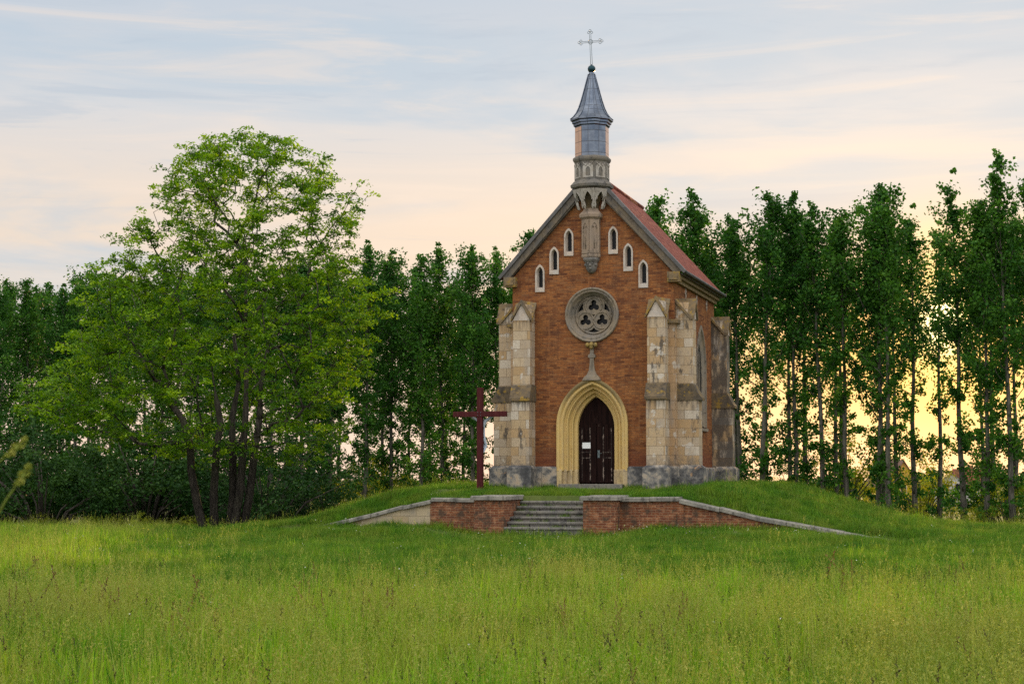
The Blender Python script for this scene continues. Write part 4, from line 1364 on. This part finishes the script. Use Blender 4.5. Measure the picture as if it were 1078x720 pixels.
# the big multi-stemmed tree left of the chapel ---------------------------------------------
def big_tree():
    rg = np.random.default_rng(23)
    S = 56.0 / FPX                                       # metres per photo pixel at the tree
    def pt(px, py, dep):
        return np.array([(px - 240) * S, dep, (558 - py) * S])
    # crown envelope by photo row: (row, left column, right column)
    env = [(135, 240, 292), (147, 192, 318), (160, 176, 342), (195, 152, 382), (220, 138, 380), (245, 122, 372), (265, 112, 372), (285, 95, 388), (305, 84, 402), (330, 70, 404), (355, 62, 398), (380, 40, 396), (405, 22, 394), (425, 8, 388), (440, 22, 382), (455, 78, 372), (470, 150, 352), (490, 172, 320)]
    rows = np.array([e[0] for e in env]); Ls = np.array([e[1] for e in env]); Rs = np.array([e[2] for e in env])
    pts = [pt(px, py, dp) for px, py, dp in ((24, 428, -.5), (38, 424, .2), (50, 432, -.8), (58, 416, -.3), (72, 408, .6), (75, 428, -1), (90, 402, .5), (100, 422, -1.2), (98, 440, -.6), (128, 456, -1), (118, 466, -1.3), (86, 446, -.2), (66, 440, .3), (404, 308, -.4), (398, 326, .4), (411, 303, 0), (392, 350, -.6), (385, 200, .2), (376, 192, -.3), (372, 214, .5), (180, 158, .2), (190, 150, -.2), (338, 163, 0), (300, 140, .1), (262, 136, .2), (248, 138, -.1))]
    tries = 0
    while len(pts) < 980 and tries < 60000:
        tries += 1
        py = rg.uniform(135, 490)
        if py > 440 and rg.random() < .45 or py < 265 and rg.random() < .48:
            continue
        l, r = np.interp(py, rows, Ls), np.interp(py, rows, Rs)
        hwp = (r - l) / 2
        x = rg.uniform(-1, 1); y = rg.uniform(-1, 1)
        rr = x * x + y * y
        if rr > 1 or rg.random() > .25 + .75 * rr:
            continue
        if py > 392 and 192 < (l + r) / 2 + x * hwp < 312 and y < .45 and rg.random() < .88:
            continue
        q = pt((l + r) / 2 + x * hwp, py, y * hwp * S * .85)
        if any(np.sum(((q - o) * np.array([1, 1, 2.0])) ** 2) < .12 for o in pts[-900:]):
            continue
        pts.append(q)
    pts = np.array(pts)
    # five stems from the ground
    nodes, par, plen = [], [], []
    def addn(p, pa):
        nodes.append(np.asarray(p, float)); par.append(pa)
        plen.append(0 if pa < 0 else plen[pa] + np.linalg.norm(nodes[-1] - nodes[pa]))
        return len(nodes) - 1
    stems = [[(218, 562, -.3), (210, 530, -.35), (204, 495, -.5), (203, 468, -.6), (196, 440, -.8), (183, 424, -.9)],
             [(226, 562, .1), (225, 520, .0), (228, 470, -.1), (232, 445, -.1), (226, 410, -.2), (222, 380, -.3)],
             [(240, 560, .4), (243, 520, .5), (242, 470, .5), (240, 440, .6), (246, 400, .8), (240, 350, .9)],
             [(246, 560, .0), (252, 520, .1), (256, 470, .0), (258, 430, .0), (258, 380, .0), (256, 320, .05), (256, 270, .1)],
             [(254, 560, .35), (262, 520, .2), (268, 470, .1), (272, 440, .1), (274, 400, .0), (284, 350, -.1)]]
    roots = []
    for sgm in stems:
        pa = -1
        prev = None
        for (px, py, dp) in sgm:
            q = pt(px, py, dp)
            if prev is not None:
                for k in (1, 2):
                    pa = addn(prev + (q - prev) * k / 3, pa)
            pa = addn(q, pa)
            if prev is None:
                roots.append(pa)
            prev = q
    order = np.argsort([np.linalg.norm(p - pt(248, 430, 0)) for p in pts])
    tips = []
    for i in order:
        q = pts[i]
        N = np.array(nodes)
        dd = np.linalg.norm(N - q, axis=1)
        cost = dd + .30 * np.array(plen)
        cost = np.where(N[:, 2] > q[2] + .25, cost + 1.5, cost)      # limbs rise outwards
        cost = np.where(N[:, 2] < pt(0, 470, 0)[2], cost + 3, cost)
        j = int(np.argmin(cost))
        a = nodes[j]
        D = np.linalg.norm(q - a)
        k = max(1, int(D / .45))
        pa = j
        sag = min(.22, D * .10)
        for t_ in range(1, k + 1):
            f = t_ / k
            w_ = a + (q - a) * f + np.array([0, 0, sag * math.sin(math.pi * f)]) + (rg.normal(0, .045, 3) if t_ < k else 0)
            pa = addn(w_, pa)
        tips.append(pa)
    nch = [[] for _ in nodes]
    for i, p in enumerate(par):
        if p >= 0:
            nch[p].append(i)
    w = np.zeros(len(nodes))
    for i in range(len(nodes) - 1, -1, -1):
        if not nch[i]:
            w[i] += 1
        if par[i] >= 0:
            w[par[i]] += w[i]
    rad = .0098 * w ** .52
    tm = MB()
    Zb = np.array(nodes)[:, 2]
    for i in range(len(nodes)):
        if Zb[i] < 4.5:
            rad[i] = max(rad[i], .155 - .013 * max(Zb[i], 0)) if i < sum(1 + 3 * (len(s_) - 1) for s_ in stems) else rad[i]
        if Zb[i] < .5 and par[i] < 0:
            rad[i] *= 1.3
    seen = set()
    for i in range(len(nodes)):                          # chains
        if par[i] >= 0 and len(nch[par[i]]) == 1 and par[i] not in roots:
            continue
        starts = [i]
        if par[i] < 0:
            pass
        chain = [par[i], i] if par[i] >= 0 else [i]
        c = i
        while len(nch[c]) == 1:
            c = nch[c][0]
            chain.append(c)
        if len(chain) > 1:
            rr = [min(rad[k], rad[chain[1]] * 1.15) for k in chain]
            tm.tube([tuple(nodes[k]) for k in chain], rr, 7 if max(rr) > .05 else 4)
        # continuing branches begin at c's children on their own
    cen, spr = [], []
    for tpi in tips:
        p = nodes[tpi]
        pa = nodes[par[tpi]] if par[tpi] >= 0 else p
        dr_ = p - pa
        dr_ = dr_ / (np.linalg.norm(dr_) + 1e-6)
        for k in range(3):
            cen.append(p - dr_ * .30 * k + rg.normal(0, .20, 3) * np.array([1, 1, .55]))
            spr.append(rg.uniform(.20, .40))
    # leaf sprays on thin side twigs further in
    inner = [i for i in range(len(nodes)) if w[i] < 5 and nch[i]]
    for i in inner:
        if rg.random() < .30:
            cen.append(nodes[i] + rg.normal(0, .22, 3) * np.array([1, 1, .5]))
            spr.append(rg.uniform(.20, .36))
    # epicormic sprays low on the stems
    for px, py, dp in ((206, 470, -.8), (212, 455, -.6), (230, 480, -.3), (196, 452, -.8), (262, 452, -.4), (250, 466, -.4), (288, 438, -.2), (236, 448, -.5), (216, 486, -.6)):
        for k in range(2):
            cen.append(pt(px + rg.uniform(-6, 6), py + rg.uniform(-6, 6), dp))
            spr.append(.32)
    V, F, tint = leaves(cen, spr, 36, .112, rg, .40, .35, .55, .7)
    tint = np.clip(tint + np.repeat(np.where(np.arange(len(cen)) % 3 == 0, .16, -.08) + rg.normal(0, .13, len(cen)), 36), 0, 1)     # younger leaves at the tips are yellower
    root = make_tree('broadleaf_tree', tm, (V, F, tint), M_BARK, M_TREELEAF)
    x, y = at(240, 56.5), 56.5
    root.location = (x, y, float(ground_z(x, y)) - .05)
    tag(root, 'large multi stemmed tree with fresh yellow green leaves standing left of the mound', 'tree')
    print('big tree', len(nodes), len(cen), len(F))
big_tree()

# ------------------------------------------------------------------ distant houses and woods
def house(px, Y, w, dep, zb, wall_h, rise, rot, wallm, roofm, label, windows):
    x = at(px, Y)
    o = empty('house', (x, Y, zb), rot)
    tag(o, label, 'house')
    m = MB()
    m.prism([(-w / 2, 0), (w / 2, 0), (w / 2, wall_h), (0, wall_h + rise), (-w / 2, wall_h)], 0, dep)
    m.build('wall', wallm, o)
    m = MB()
    for s in (-1, 1):
        e = w / 2 + .45
        zz = lambda u: wall_h + rise + .14 - rise / (w / 2) * abs(u)
        a = [(0, -.4, zz(0)), (s * e, -.4, zz(e)), (s * e, -.4, zz(e) - .16), (0, -.4, zz(0) - .12)]
        m.loft([a, [(p[0], dep + .4, p[2]) for p in a]], True, 0, True)
    r = m.build('roof', roofm, o)
    m = MB()
    m.box(w * .15, w * .15 + .6, dep * .5, dep * .5 + .6, wall_h + rise * .3, wall_h + rise + .7)
    m.build('chimney', M_OLDBRICK, r)
    for (wx_, wz_, ww_, wh_) in windows:
        m = MB()
        m.box(wx_ - ww_ / 2, wx_ + ww_ / 2, -.06, -.004, wz_, wz_ + wh_)
        f_ = m.build('window', M_WHITE, o)
        m = MB()
        m.box(wx_ - ww_ / 2 + .1, wx_ + ww_ / 2 - .1, -.08, -.062, wz_ + .1, wz_ + wh_ - .1)
        m.build('pane', M_GLASS, f_)
M_RENDERW = mat('white_house_render', lambda t: pbr(t, (.42, .40, .39), .9))
M_RENDERO = mat('ochre_house_render', lambda t: pbr(t, (.55, .30, .08), .9))
M_DARKROOF = mat('brown_house_roof', lambda t: pbr(t, (.16, .09, .07), .9))
GH = lambda px, Y: float(ground_z(at(px, Y), Y))
house(1002, 300, 5.4, 9, GH(1002, 300), 4.3, 2.0, R(-12), M_RENDERW, M_DARKROOF, 'small white gabled house with two windows far behind the right poplars', [(-1.1, 3.2, 1.2, 1.3), (1.1, 3.2, 1.2, 1.3)])
house(1046, 315, 9.5, 7, GH(1046, 315), 3.9, 3.1, R(80), M_RENDERW, M_TILE, 'distant red roofed house right of the white gabled one', [(-2, 2.6, 1.1, 1.2), (2, 2.6, 1.1, 1.2)])
house(951, 260, 4.6, 9, GH(951, 260), 4.6, 3.4, R(10), M_RENDERO, M_DARKROOF, 'distant ochre gabled house glimpsed between the right trunks', [(0, 3.0, 1.0, 1.2)])
rt = [make_tree('distant_tree', *bush_variant(61, None, 3.0, 1.7, 40, .16, 60, .85), M_BARK, M_POPLEAF, 'trunk', 'crown')]
for i, (px, Y, ty_) in enumerate([(1000, 350, 494), (1072, 340, 496), (976, 345, 500), (925, 320, 500), (880, 320, 498), (1100, 330, 490)]):
    place(rt[0], at(px, Y), Y, top_h(ty_, Y), 3.1, random.uniform(0, 6.28), 'round distant tree on the skyline near the houses, %s counting from the chapel' % ['fourth', 'fifth', 'third', 'second', 'first', 'sixth'][i], 'round trees near the houses', 'tree')
rg = np.random.default_rng(9)
cen = []
for k in range(900):
    a = rg.uniform(-.62, .62)
    D = rg.uniform(520, 580)
    cen.append((math.sin(a) * D, math.cos(a) * D, -3.4 + rg.uniform(0, 1) ** .8 * (4.5 + 2.0 * math.sin(a * 31) + 1.5 * math.sin(a * 77))))
V, F, tint = leaves(cen, 3.2, 26, 1.7, rg, .7, 0, .8, .3)
tag(link('distant_woods', crown_mesh('distant_woods', V, F, tint, M_BUSHLEAF)), 'low band of distant woods along the horizon', 'woods', kind='stuff')

# ------------------------------------------------------------------ grass
def blades(rg, n, r, h0, h1, w, lean=.25, curve=.35):
    """n blades, 5 vertices each"""
    a = rg.random(n) * 6.283
    rr = np.sqrt(rg.random(n)) * r
    b0 = np.stack([np.cos(a) * rr, np.sin(a) * rr, np.full(n, -.03)], 1)
    h = rg.uniform(h0, h1, n)
    la = rg.random(n) * 6.283
    ld = np.stack([np.cos(la), np.sin(la), np.zeros(n)], 1)
    sd = np.stack([-np.sin(la + rg.normal(0, 1.2, n)), np.cos(la), np.zeros(n)], 1)
    le = np.abs(rg.normal(0, lean, n))
    up = np.array([0, 0, 1.0])
    m = b0 + up * (h * .55)[:, None] + ld * (le * h * .35)[:, None]
    t = b0 + up * (h * (1 - .35 * curve * le))[:, None] + ld * (le * h * (1 + curve))[:, None]
    ws = sd * (w * rg.uniform(.6, 1.3, n))[:, None]
    V = np.stack([b0 - ws * .5, b0 + ws * .5, m + ws * .42, m - ws * .42, t], 1).reshape(-1, 3)
    k = np.arange(n)[:, None] * 5
    Fq = k + np.array([[0, 1, 2, 3]])
    Ft = k + np.array([[3, 2, 4]])
    F = [list(f) for f in Fq] + [list(f) for f in Ft]
    tint = np.clip(rg.normal(.5, .2, n), 0, 1)
    return V, F, np.concatenate([tint, tint]), t

SEED_S = .0085
def seed_heads(rg, tips, L, w, n=10):
    V, F, T = [], [], []
    for p in tips:
        ax = np.array([rg.normal(0, .25), rg.normal(0, .25), 1.0]); ax /= np.linalg.norm(ax)
        for i in range(n):
            c = p - ax * L * (i / n) + rg.normal(0, w * (.25 + .75 * i / n), 3) * np.array([1, 1, .5])
            d1 = rg.normal(0, 1, 3); d1[2] += 1.2; d1 /= np.linalg.norm(d1)
            d2 = np.cross(d1, rg.normal(0, 1, 3)); d2 /= np.linalg.norm(d2) + 1e-6
            s = rg.uniform(.6, 1.3) * SEED_S
            b = len(V)
            V += [c - d1 * s, c + d2 * s * .45, c + d1 * s, c - d2 * s * .45]
            F.append([b, b + 1, b + 2, b + 3])
            T.append(np.clip(rg.normal(.5, .25), 0, 1))
    return np.array(V), F, np.array(T)

def tuft(name, parts, mats):
    Vs, Fs, Ts, Ms = [], [], [], []
    off = 0
    for mi, (V, F, T) in enumerate(parts):
        Vs.append(V)
        Fs += [[i + off for i in f] for f in F]
        Ts.append(T)
        Ms += [mi] * len(F)
        off += len(V)
    me = mesh_np(name, np.concatenate(Vs), Fs, mats, tint=np.concatenate(Ts), midx=Ms, uv=False)
    return bpy.data.objects.new(name, me)                # source for the scatter; not linked to the scene

def tuft_set(name, objs):
    c = bpy.data.collections.new(name)
    for i, o in enumerate(objs):
        o.name = '%s_%02d' % (name, i)
        c.objects.link(o)
    return c

rg = np.random.default_rng(3)
tall = []
for k in range(4):                                       # fine green blades
    tall.append(tuft('t', [blades(rg, 44, .20, .20, .54, .0135)[:3]], [M_MEADOW]))
for k in range(3):                                       # stems with pale seed heads
    bl_ = blades(rg, 12, .24, .45, .72, .0040, .18, .2)
    fill = blades(rg, 30, .22, .2, .42, .007)
    tall.append(tuft('t', [fill[:3], bl_[:3], seed_heads(rg, bl_[3], .15, .012, 18)], [M_MEADOW, M_SEED, M_SEED]))
for k in range(1):                                       # dark heads
    bl_ = blades(rg, 6, .20, .42, .66, .0045, .15, .2)
    fill = blades(rg, 36, .22, .2, .44, .007)
    tall.append(tuft('t', [fill[:3], bl_[:3], seed_heads(rg, bl_[3], .07, .006, 12)], [M_MEADOW, M_MEADOW, M_DARKSEED]))
wv = blades(rg, 24, .16, .16, .44, .024, .5, .6)          # broad weeds
tall.append(tuft('t', [wv[:3]], [M_WEED]))
for k in range(2):                                       # tall arching bents
    bl_ = blades(rg, 9, .25, .60, .92, .0045, .35, .5)
    fill = blades(rg, 34, .22, .2, .46, .010)
    tall.append(tuft('t', [fill[:3], bl_[:3], seed_heads(rg, bl_[3], .22, .016, 22)], [M_MEADOW, M_SEED, M_SEED]))
bl_ = blades(rg, 5, .12, .55, .85, .007, .12, .2)        # sorrel spikes
fill = blades(rg, 14, .14, .14, .34, .022, .5, .6)
SEED_S = .013
tall.append(tuft('t', [fill[:3], bl_[:3], seed_heads(rg, bl_[3], .30, .012, 40)], [M_WEED, M_WEED, M_SORREL]))
TALL = tuft_set('tall_tuft', tall)
SEED_S = .0085
short = []
for k in range(4):
    short.append(tuft('s', [blades(rg, 60, .30, .08, .24, .010, .35)[:3]], [M_MOWN]))
bl_ = blades(rg, 8, .25, .25, .42, .005, .2, .2)
fill = blades(rg, 40, .28, .08, .24, .010)
short.append(tuft('s', [fill[:3], bl_[:3], seed_heads(rg, bl_[3], .08, .010, 8)], [M_MOWN, M_MOWN, M_SEED]))
SHORT = tuft_set('short_tuft', short)
fls = []
for m__ in (M_WHITEF, M_YELLOWF):
    V, F, T = leaves([(0, 0, .22), (.14, .08, .26)], .028, 5, .022, rg, .4, 0, .9, 1.5)
    st_ = blades(rg, 6, .1, .16, .24, .008)
    fls.append(tuft('f', [(V, [list(f) for f in F], T), st_[:3]], [m__, M_MOWN]))
FLOW = tuft_set('flower_tuft', fls)

def scatter(name, coll, P, rot, scl, idx, label, cat):
    me = bpy.data.meshes.new(name)
    me.vertices.add(len(P))
    me.vertices.foreach_set('co', np.asarray(P, np.float32).ravel())
    for an, ty, dat in (('rot', 'FLOAT_VECTOR', rot), ('scl', 'FLOAT_VECTOR', scl), ('idx', 'INT', idx)):
        a = me.attributes.new(an, ty, 'POINT')
        a.data.foreach_set('vector' if ty == 'FLOAT_VECTOR' else 'value', np.asarray(dat).ravel().astype(np.int32 if ty == 'INT' else np.float32))
    o = link(name, me)
    ng = bpy.data.node_groups.new(name, 'GeometryNodeTree')
    ng.interface.new_socket('Geometry', in_out='INPUT', socket_type='NodeSocketGeometry')
    ng.interface.new_socket('Geometry', in_out='OUTPUT', socket_type='NodeSocketGeometry')
    gi_, go_ = ng.nodes.new('NodeGroupInput'), ng.nodes.new('NodeGroupOutput')
    ci = ng.nodes.new('GeometryNodeCollectionInfo')
    ci.inputs[0].default_value = coll
    ci.inputs['Separate Children'].default_value = True
    ci.inputs['Reset Children'].default_value = True
    iop = ng.nodes.new('GeometryNodeInstanceOnPoints')
    iop.inputs['Pick Instance'].default_value = True
    L = ng.links.new
    L(gi_.outputs[0], iop.inputs['Points'])
    L(ci.outputs[0], iop.inputs['Instance'])
    for an, ty, so in (('rot', 'FLOAT_VECTOR', 'Rotation'), ('scl', 'FLOAT_VECTOR', 'Scale'), ('idx', 'INT', 'Instance Index')):
        na = ng.nodes.new('GeometryNodeInputNamedAttribute')
        na.data_type = ty
        na.inputs[0].default_value = an
        L(na.outputs[0], iop.inputs[so])
    L(iop.outputs[0], go_.inputs[0])
    md = o.modifiers.new('scatter', 'NODES')
    md.node_group = ng
    tag(o, label, cat, kind='stuff')
    print(name, len(P))
    return o

def field(rg, Y0, Y1, n, pw=1.0, margin=4.5):
    """points in the viewed wedge, denser towards the camera"""
    t = rg.random(n) ** pw
    Y = Y0 + (Y1 - Y0) * t
    hw = Y * .35 + margin
    return rg.uniform(-1, 1, n) * hw, Y
def edge_noise(x, y):
    return 1.2 * np.sin(x * .43 + 1) + .8 * np.sin(x * 1.1 + y * .3) + .5 * np.sin(x * 2.7)
def is_tall(x, y):
    return (y < 24.6 + edge_noise(x, y) * .6) | (x < -9.2 - (y - 38) * .12 + edge_noise(y, x) * .5) | ((y > 58) & (x > 12 + edge_noise(y, x)))
def blocked(x, y):
    u, v = to_uv(x, y)
    b = (np.abs(u) < HWD + .2) & (v > -.2) & (v < DEP + .2)
    b |= (np.abs(u) < 3.75) & (v > -.1) & (v < 1.1) | (np.abs(u) < 3.75) & (v > 6.5) & (v < 7.6)
    b |= (np.abs(np.abs(u) - 2.2) < .45) & (v > -1.05) & (v < 0)
    b |= (u > -2.15) & (u < 2.28) & (v > -6.15) & (v < -4.0)
    b |= (u > -7.7) & (u < 10) & (v > -5.56) & (v < -4.9)
    b |= (np.abs(u) < 1.1) & (v > -.8) & (v < .3)
    b |= (np.abs(u - CU) < .17) & (np.abs(v - CV) < .17)
    return b
rg = np.random.default_rng(17)
x, y = field(rg, 7.0, 26.5, 21000, 1.0)
x2, y2 = field(rg, 25, 72, 34000, 1.0)
x, y = np.concatenate([x, x2]), np.concatenate([y, y2])
u_, v_ = to_uv(x, y)
wild = (rg.random(len(x)) < .035) & ((np.hypot(u_, v_ - 1) > 5.5) & ((v_ > -4.5) | (v_ < -11)) | ((v_ > -4.7) & (v_ < -3.9) & (np.abs(u_) > 4)))
mid_ = wild & ~is_tall(x, y)
k = (is_tall(x, y) | wild) & ~blocked(x, y)
mid_ = mid_[k]
x, y = x[k], y[k]
n = len(x)
patch = np.sin(x * .9 + 2.0 * np.sin(y * .35)) + np.sin(y * .5 + 1.7 * np.sin(x * .41)) + rg.normal(0, .8, n)
idx = np.where(patch > 1.5, rg.integers(4, 7, n), rg.integers(0, 4, n))
idx = np.where(rg.random(n) < .13, rg.integers(4, 7, n), idx)
idx = np.where(rg.random(n) < .05, 7, idx)
idx = np.where(rg.random(n) < np.where(np.sin(x * 1.3 + 2) * np.sin(y * .9) > .45, .22, .03), 8, idx)
r_ = rg.random(n)
idx = np.where(r_ < .018, 9, np.where(r_ < .034, 10, np.where((r_ < .037) & (y < 33), 11, idx)))
s = rg.uniform(.65, 1.15, n) * (1 + .24 * np.sin(x * 2.9 + 1.5 * np.sin(y * 1.1)) * np.sin(y * 1.7 + 2 * np.sin(x * .8)))
s = np.where(mid_, s * .72, s)
far = smooth(y, 33, 60)
s = s * (1 - .36 * far)
P = np.stack([x, y, ground_z(x, y)], 1)
scatter('meadow_grass', TALL, P, np.stack([rg.normal(0, .06, n), rg.normal(0, .06, n), rg.random(n) * 6.283], 1), np.stack([s, s, s * rg.uniform(.8, 1.2, n)], 1), idx, 'tall unmown meadow grass with tan seed heads across the foreground', 'grass')
x, y = field(rg, 22.5, 78, 72000, .95, 6)
xm, ym = rg.uniform(-12, 16, 16000), rg.uniform(43, 68, 16000)
x, y = np.concatenate([x, xm]), np.concatenate([y, ym])
k = ~is_tall(x, y) & ~blocked(x, y)
x, y = x[k], y[k]
n = len(x)
s = rg.uniform(.6, 1.1, n) * (1 + .38 * np.sin(x * 1.9 + 2 * np.sin(y * .9)) * np.sin(y * 1.3 + 1.4 * np.sin(x * .7)))
u_, v_ = to_uv(x, y)
s = np.where((v_ > -5.0) & (v_ < 0) & (np.abs(u_) < 4), s * np.where((v_ > -1.6) & (np.abs(u_) < 1.3), .40, .72), s)
s = np.where((v_ > -9.0) & (v_ <= -5.0) & (u_ > -8) & (u_ < 10.5), s * (.50 + .5 * smooth(-v_, 6.5, 9)) * rg.uniform(.6, 1.5, n) * np.where(np.abs(u_ - .05) < 2.4, .7, 1.0), s)
idx = np.where(rg.random(n) < .04, 4, rg.integers(0, 4, n))
P = np.stack([x, y, ground_z(x, y)], 1)
scatter('short_grass', SHORT, P, np.stack([rg.normal(0, .08, n), rg.normal(0, .08, n), rg.random(n) * 6.283], 1), np.stack([s, s, s * rg.uniform(.8, 1.3, n)], 1), idx, 'short darker green grass on and around the chapel mound', 'grass')
# grass in the joints of the steps
gx, gy, gz = [], [], []
for k in range(6):
    for q in range(11):
        uu = rg.uniform(-1.1, 1.18)
        xx_, yy_ = to_xy(uu, -6.02 + k * .33 - .05)
        gx.append(xx_); gy.append(yy_); gz.append(OZ - 1.00 + (k - 1) * .144 - .02)
def fringe(u0, v0, u1, v1, k):                          # tufts left standing where the scythe cannot reach
    for q in range(k):
        f = rg.random()
        xx_, yy_ = to_xy(u0 + (u1 - u0) * f + rg.normal(0, .03), v0 + (v1 - v0) * f + rg.normal(0, .05))
        gx.append(xx_); gy.append(yy_); gz.append(float(ground_z(xx_, yy_)) - .01)
nj = len(gx)
fringe(-2.2, -5.62, -7.6, -5.62, 70)
fringe(2.2, -5.62, 7.2, -5.64, 70)
fringe(-2.1, -6.12, -1.1, -6.12, 9)
fringe(1.15, -6.12, 2.2, -6.12, 12)
fringe(-1.1, -6.2, 1.2, -6.2, 10)
fringe(2.2, -4.82, 9.6, -4.82, 70)
fringe(-2.2, -4.82, -7.4, -4.82, 50)
for s_ in (-1, 1):
    fringe(s_ * 1.15, -.22, s_ * 1.75, -.22, 9)
    fringe(s_ * 1.7, -.95, s_ * 2.7, -.95, 14)
    fringe(s_ * 2.72, -.2, s_ * 3.6, .05, 12)
    fringe(s_ * 3.62, .1, s_ * 3.62, 1.1, 8)
    fringe(s_ * 2.9, 1.2, s_ * 2.9, 6.4, 24)
n = len(gx)
s = np.where(np.arange(n) < nj, rg.uniform(.22, .55, n), rg.uniform(.45, 1.25, n))
scatter('joint_grass', SHORT, np.stack([gx, gy, gz], 1), np.stack([np.zeros(n), np.zeros(n), rg.random(n) * 6], 1), np.stack([s * .8, s * .8, s * 1.2], 1), rg.integers(0, 4, n), 'tufts of grass growing in the step joints and along the foot of the walls', 'grass')
# flowers
x, y = field(rg, 26, 52, 70, 1.0, 0)
x2, y2 = field(rg, 12, 25, 16, 1.0, 0)
uu, vv = rg.uniform(-6.5, 8, 60), rg.normal(-7.0, .8, 60)
x3, y3 = to_xy(uu, vv)
x, y = np.concatenate([x, x2, x3]), np.concatenate([y, y2, y3])
k = ~blocked(x, y)
x, y = x[k], y[k]
n = len(x)
s = rg.uniform(.6, 1.1, n)
tl = is_tall(x, y)
P = np.stack([x, y, ground_z(x, y) + np.where(tl, .2, .0)], 1)
scatter('wildflowers', FLOW, P, np.stack([np.zeros(n), np.zeros(n), rg.random(n) * 6], 1), np.stack([s, s, s], 1), (rg.random(n) < .3).astype(int), 'scattered tiny white and yellow wildflowers in the grass', 'wildflowers')

# two tall seed stalks close to the camera at the left frame edge
def stalk(pts, L, label):
    o = empty('grass_stalk', tuple(pts[0]))
    tag(o, label, 'grass stalk', 'grass stalks close to the camera')
    b = np.array(pts[0])
    q = [np.array(p) - b for p in pts]
    m = MB()
    m.tube([tuple(p) for p in q], [.0014] * (len(q) - 1) + [.0007], 5)
    m.build('stem', M_SEED, o)
    rg_ = np.random.default_rng(len(label))
    cen = []
    for k in range(13):
        f = k / 25
        c = q[-1] + (q[-2] - q[-1]) * f * L
        cen.append(c + rg_.normal(0, .0022, 3))
    V, F, T = leaves(cen, .0045, 7, .008, rg_, 1, 0, .5, 0)
    link('seed_head', crown_mesh('seed_head', V, F, T, M_SEED), o)
D = 2.3
def nearp(px, py, Y):
    return (at(px, Y), Y, CAMH - (py - HOR) / FPX * Y)
for p, L, lab in (([nearp(-120, 1800, D), nearp(-70, 1100, D), nearp(-30, 600, D), nearp(6, 527, D), nearp(31, 491, D)], .95, 'tall blurred grass stalk leaning right at the left frame edge, lower of two'),
                  ([nearp(-190, 1800, D + .2), nearp(-110, 1000, D + .2), nearp(-60, 560, D + .2), nearp(-14, 497, D + .2), nearp(27, 462, D + .2)], .95, 'tall blurred grass stalk leaning right at the left frame edge, upper of two')):
    stalk(p, L, lab)
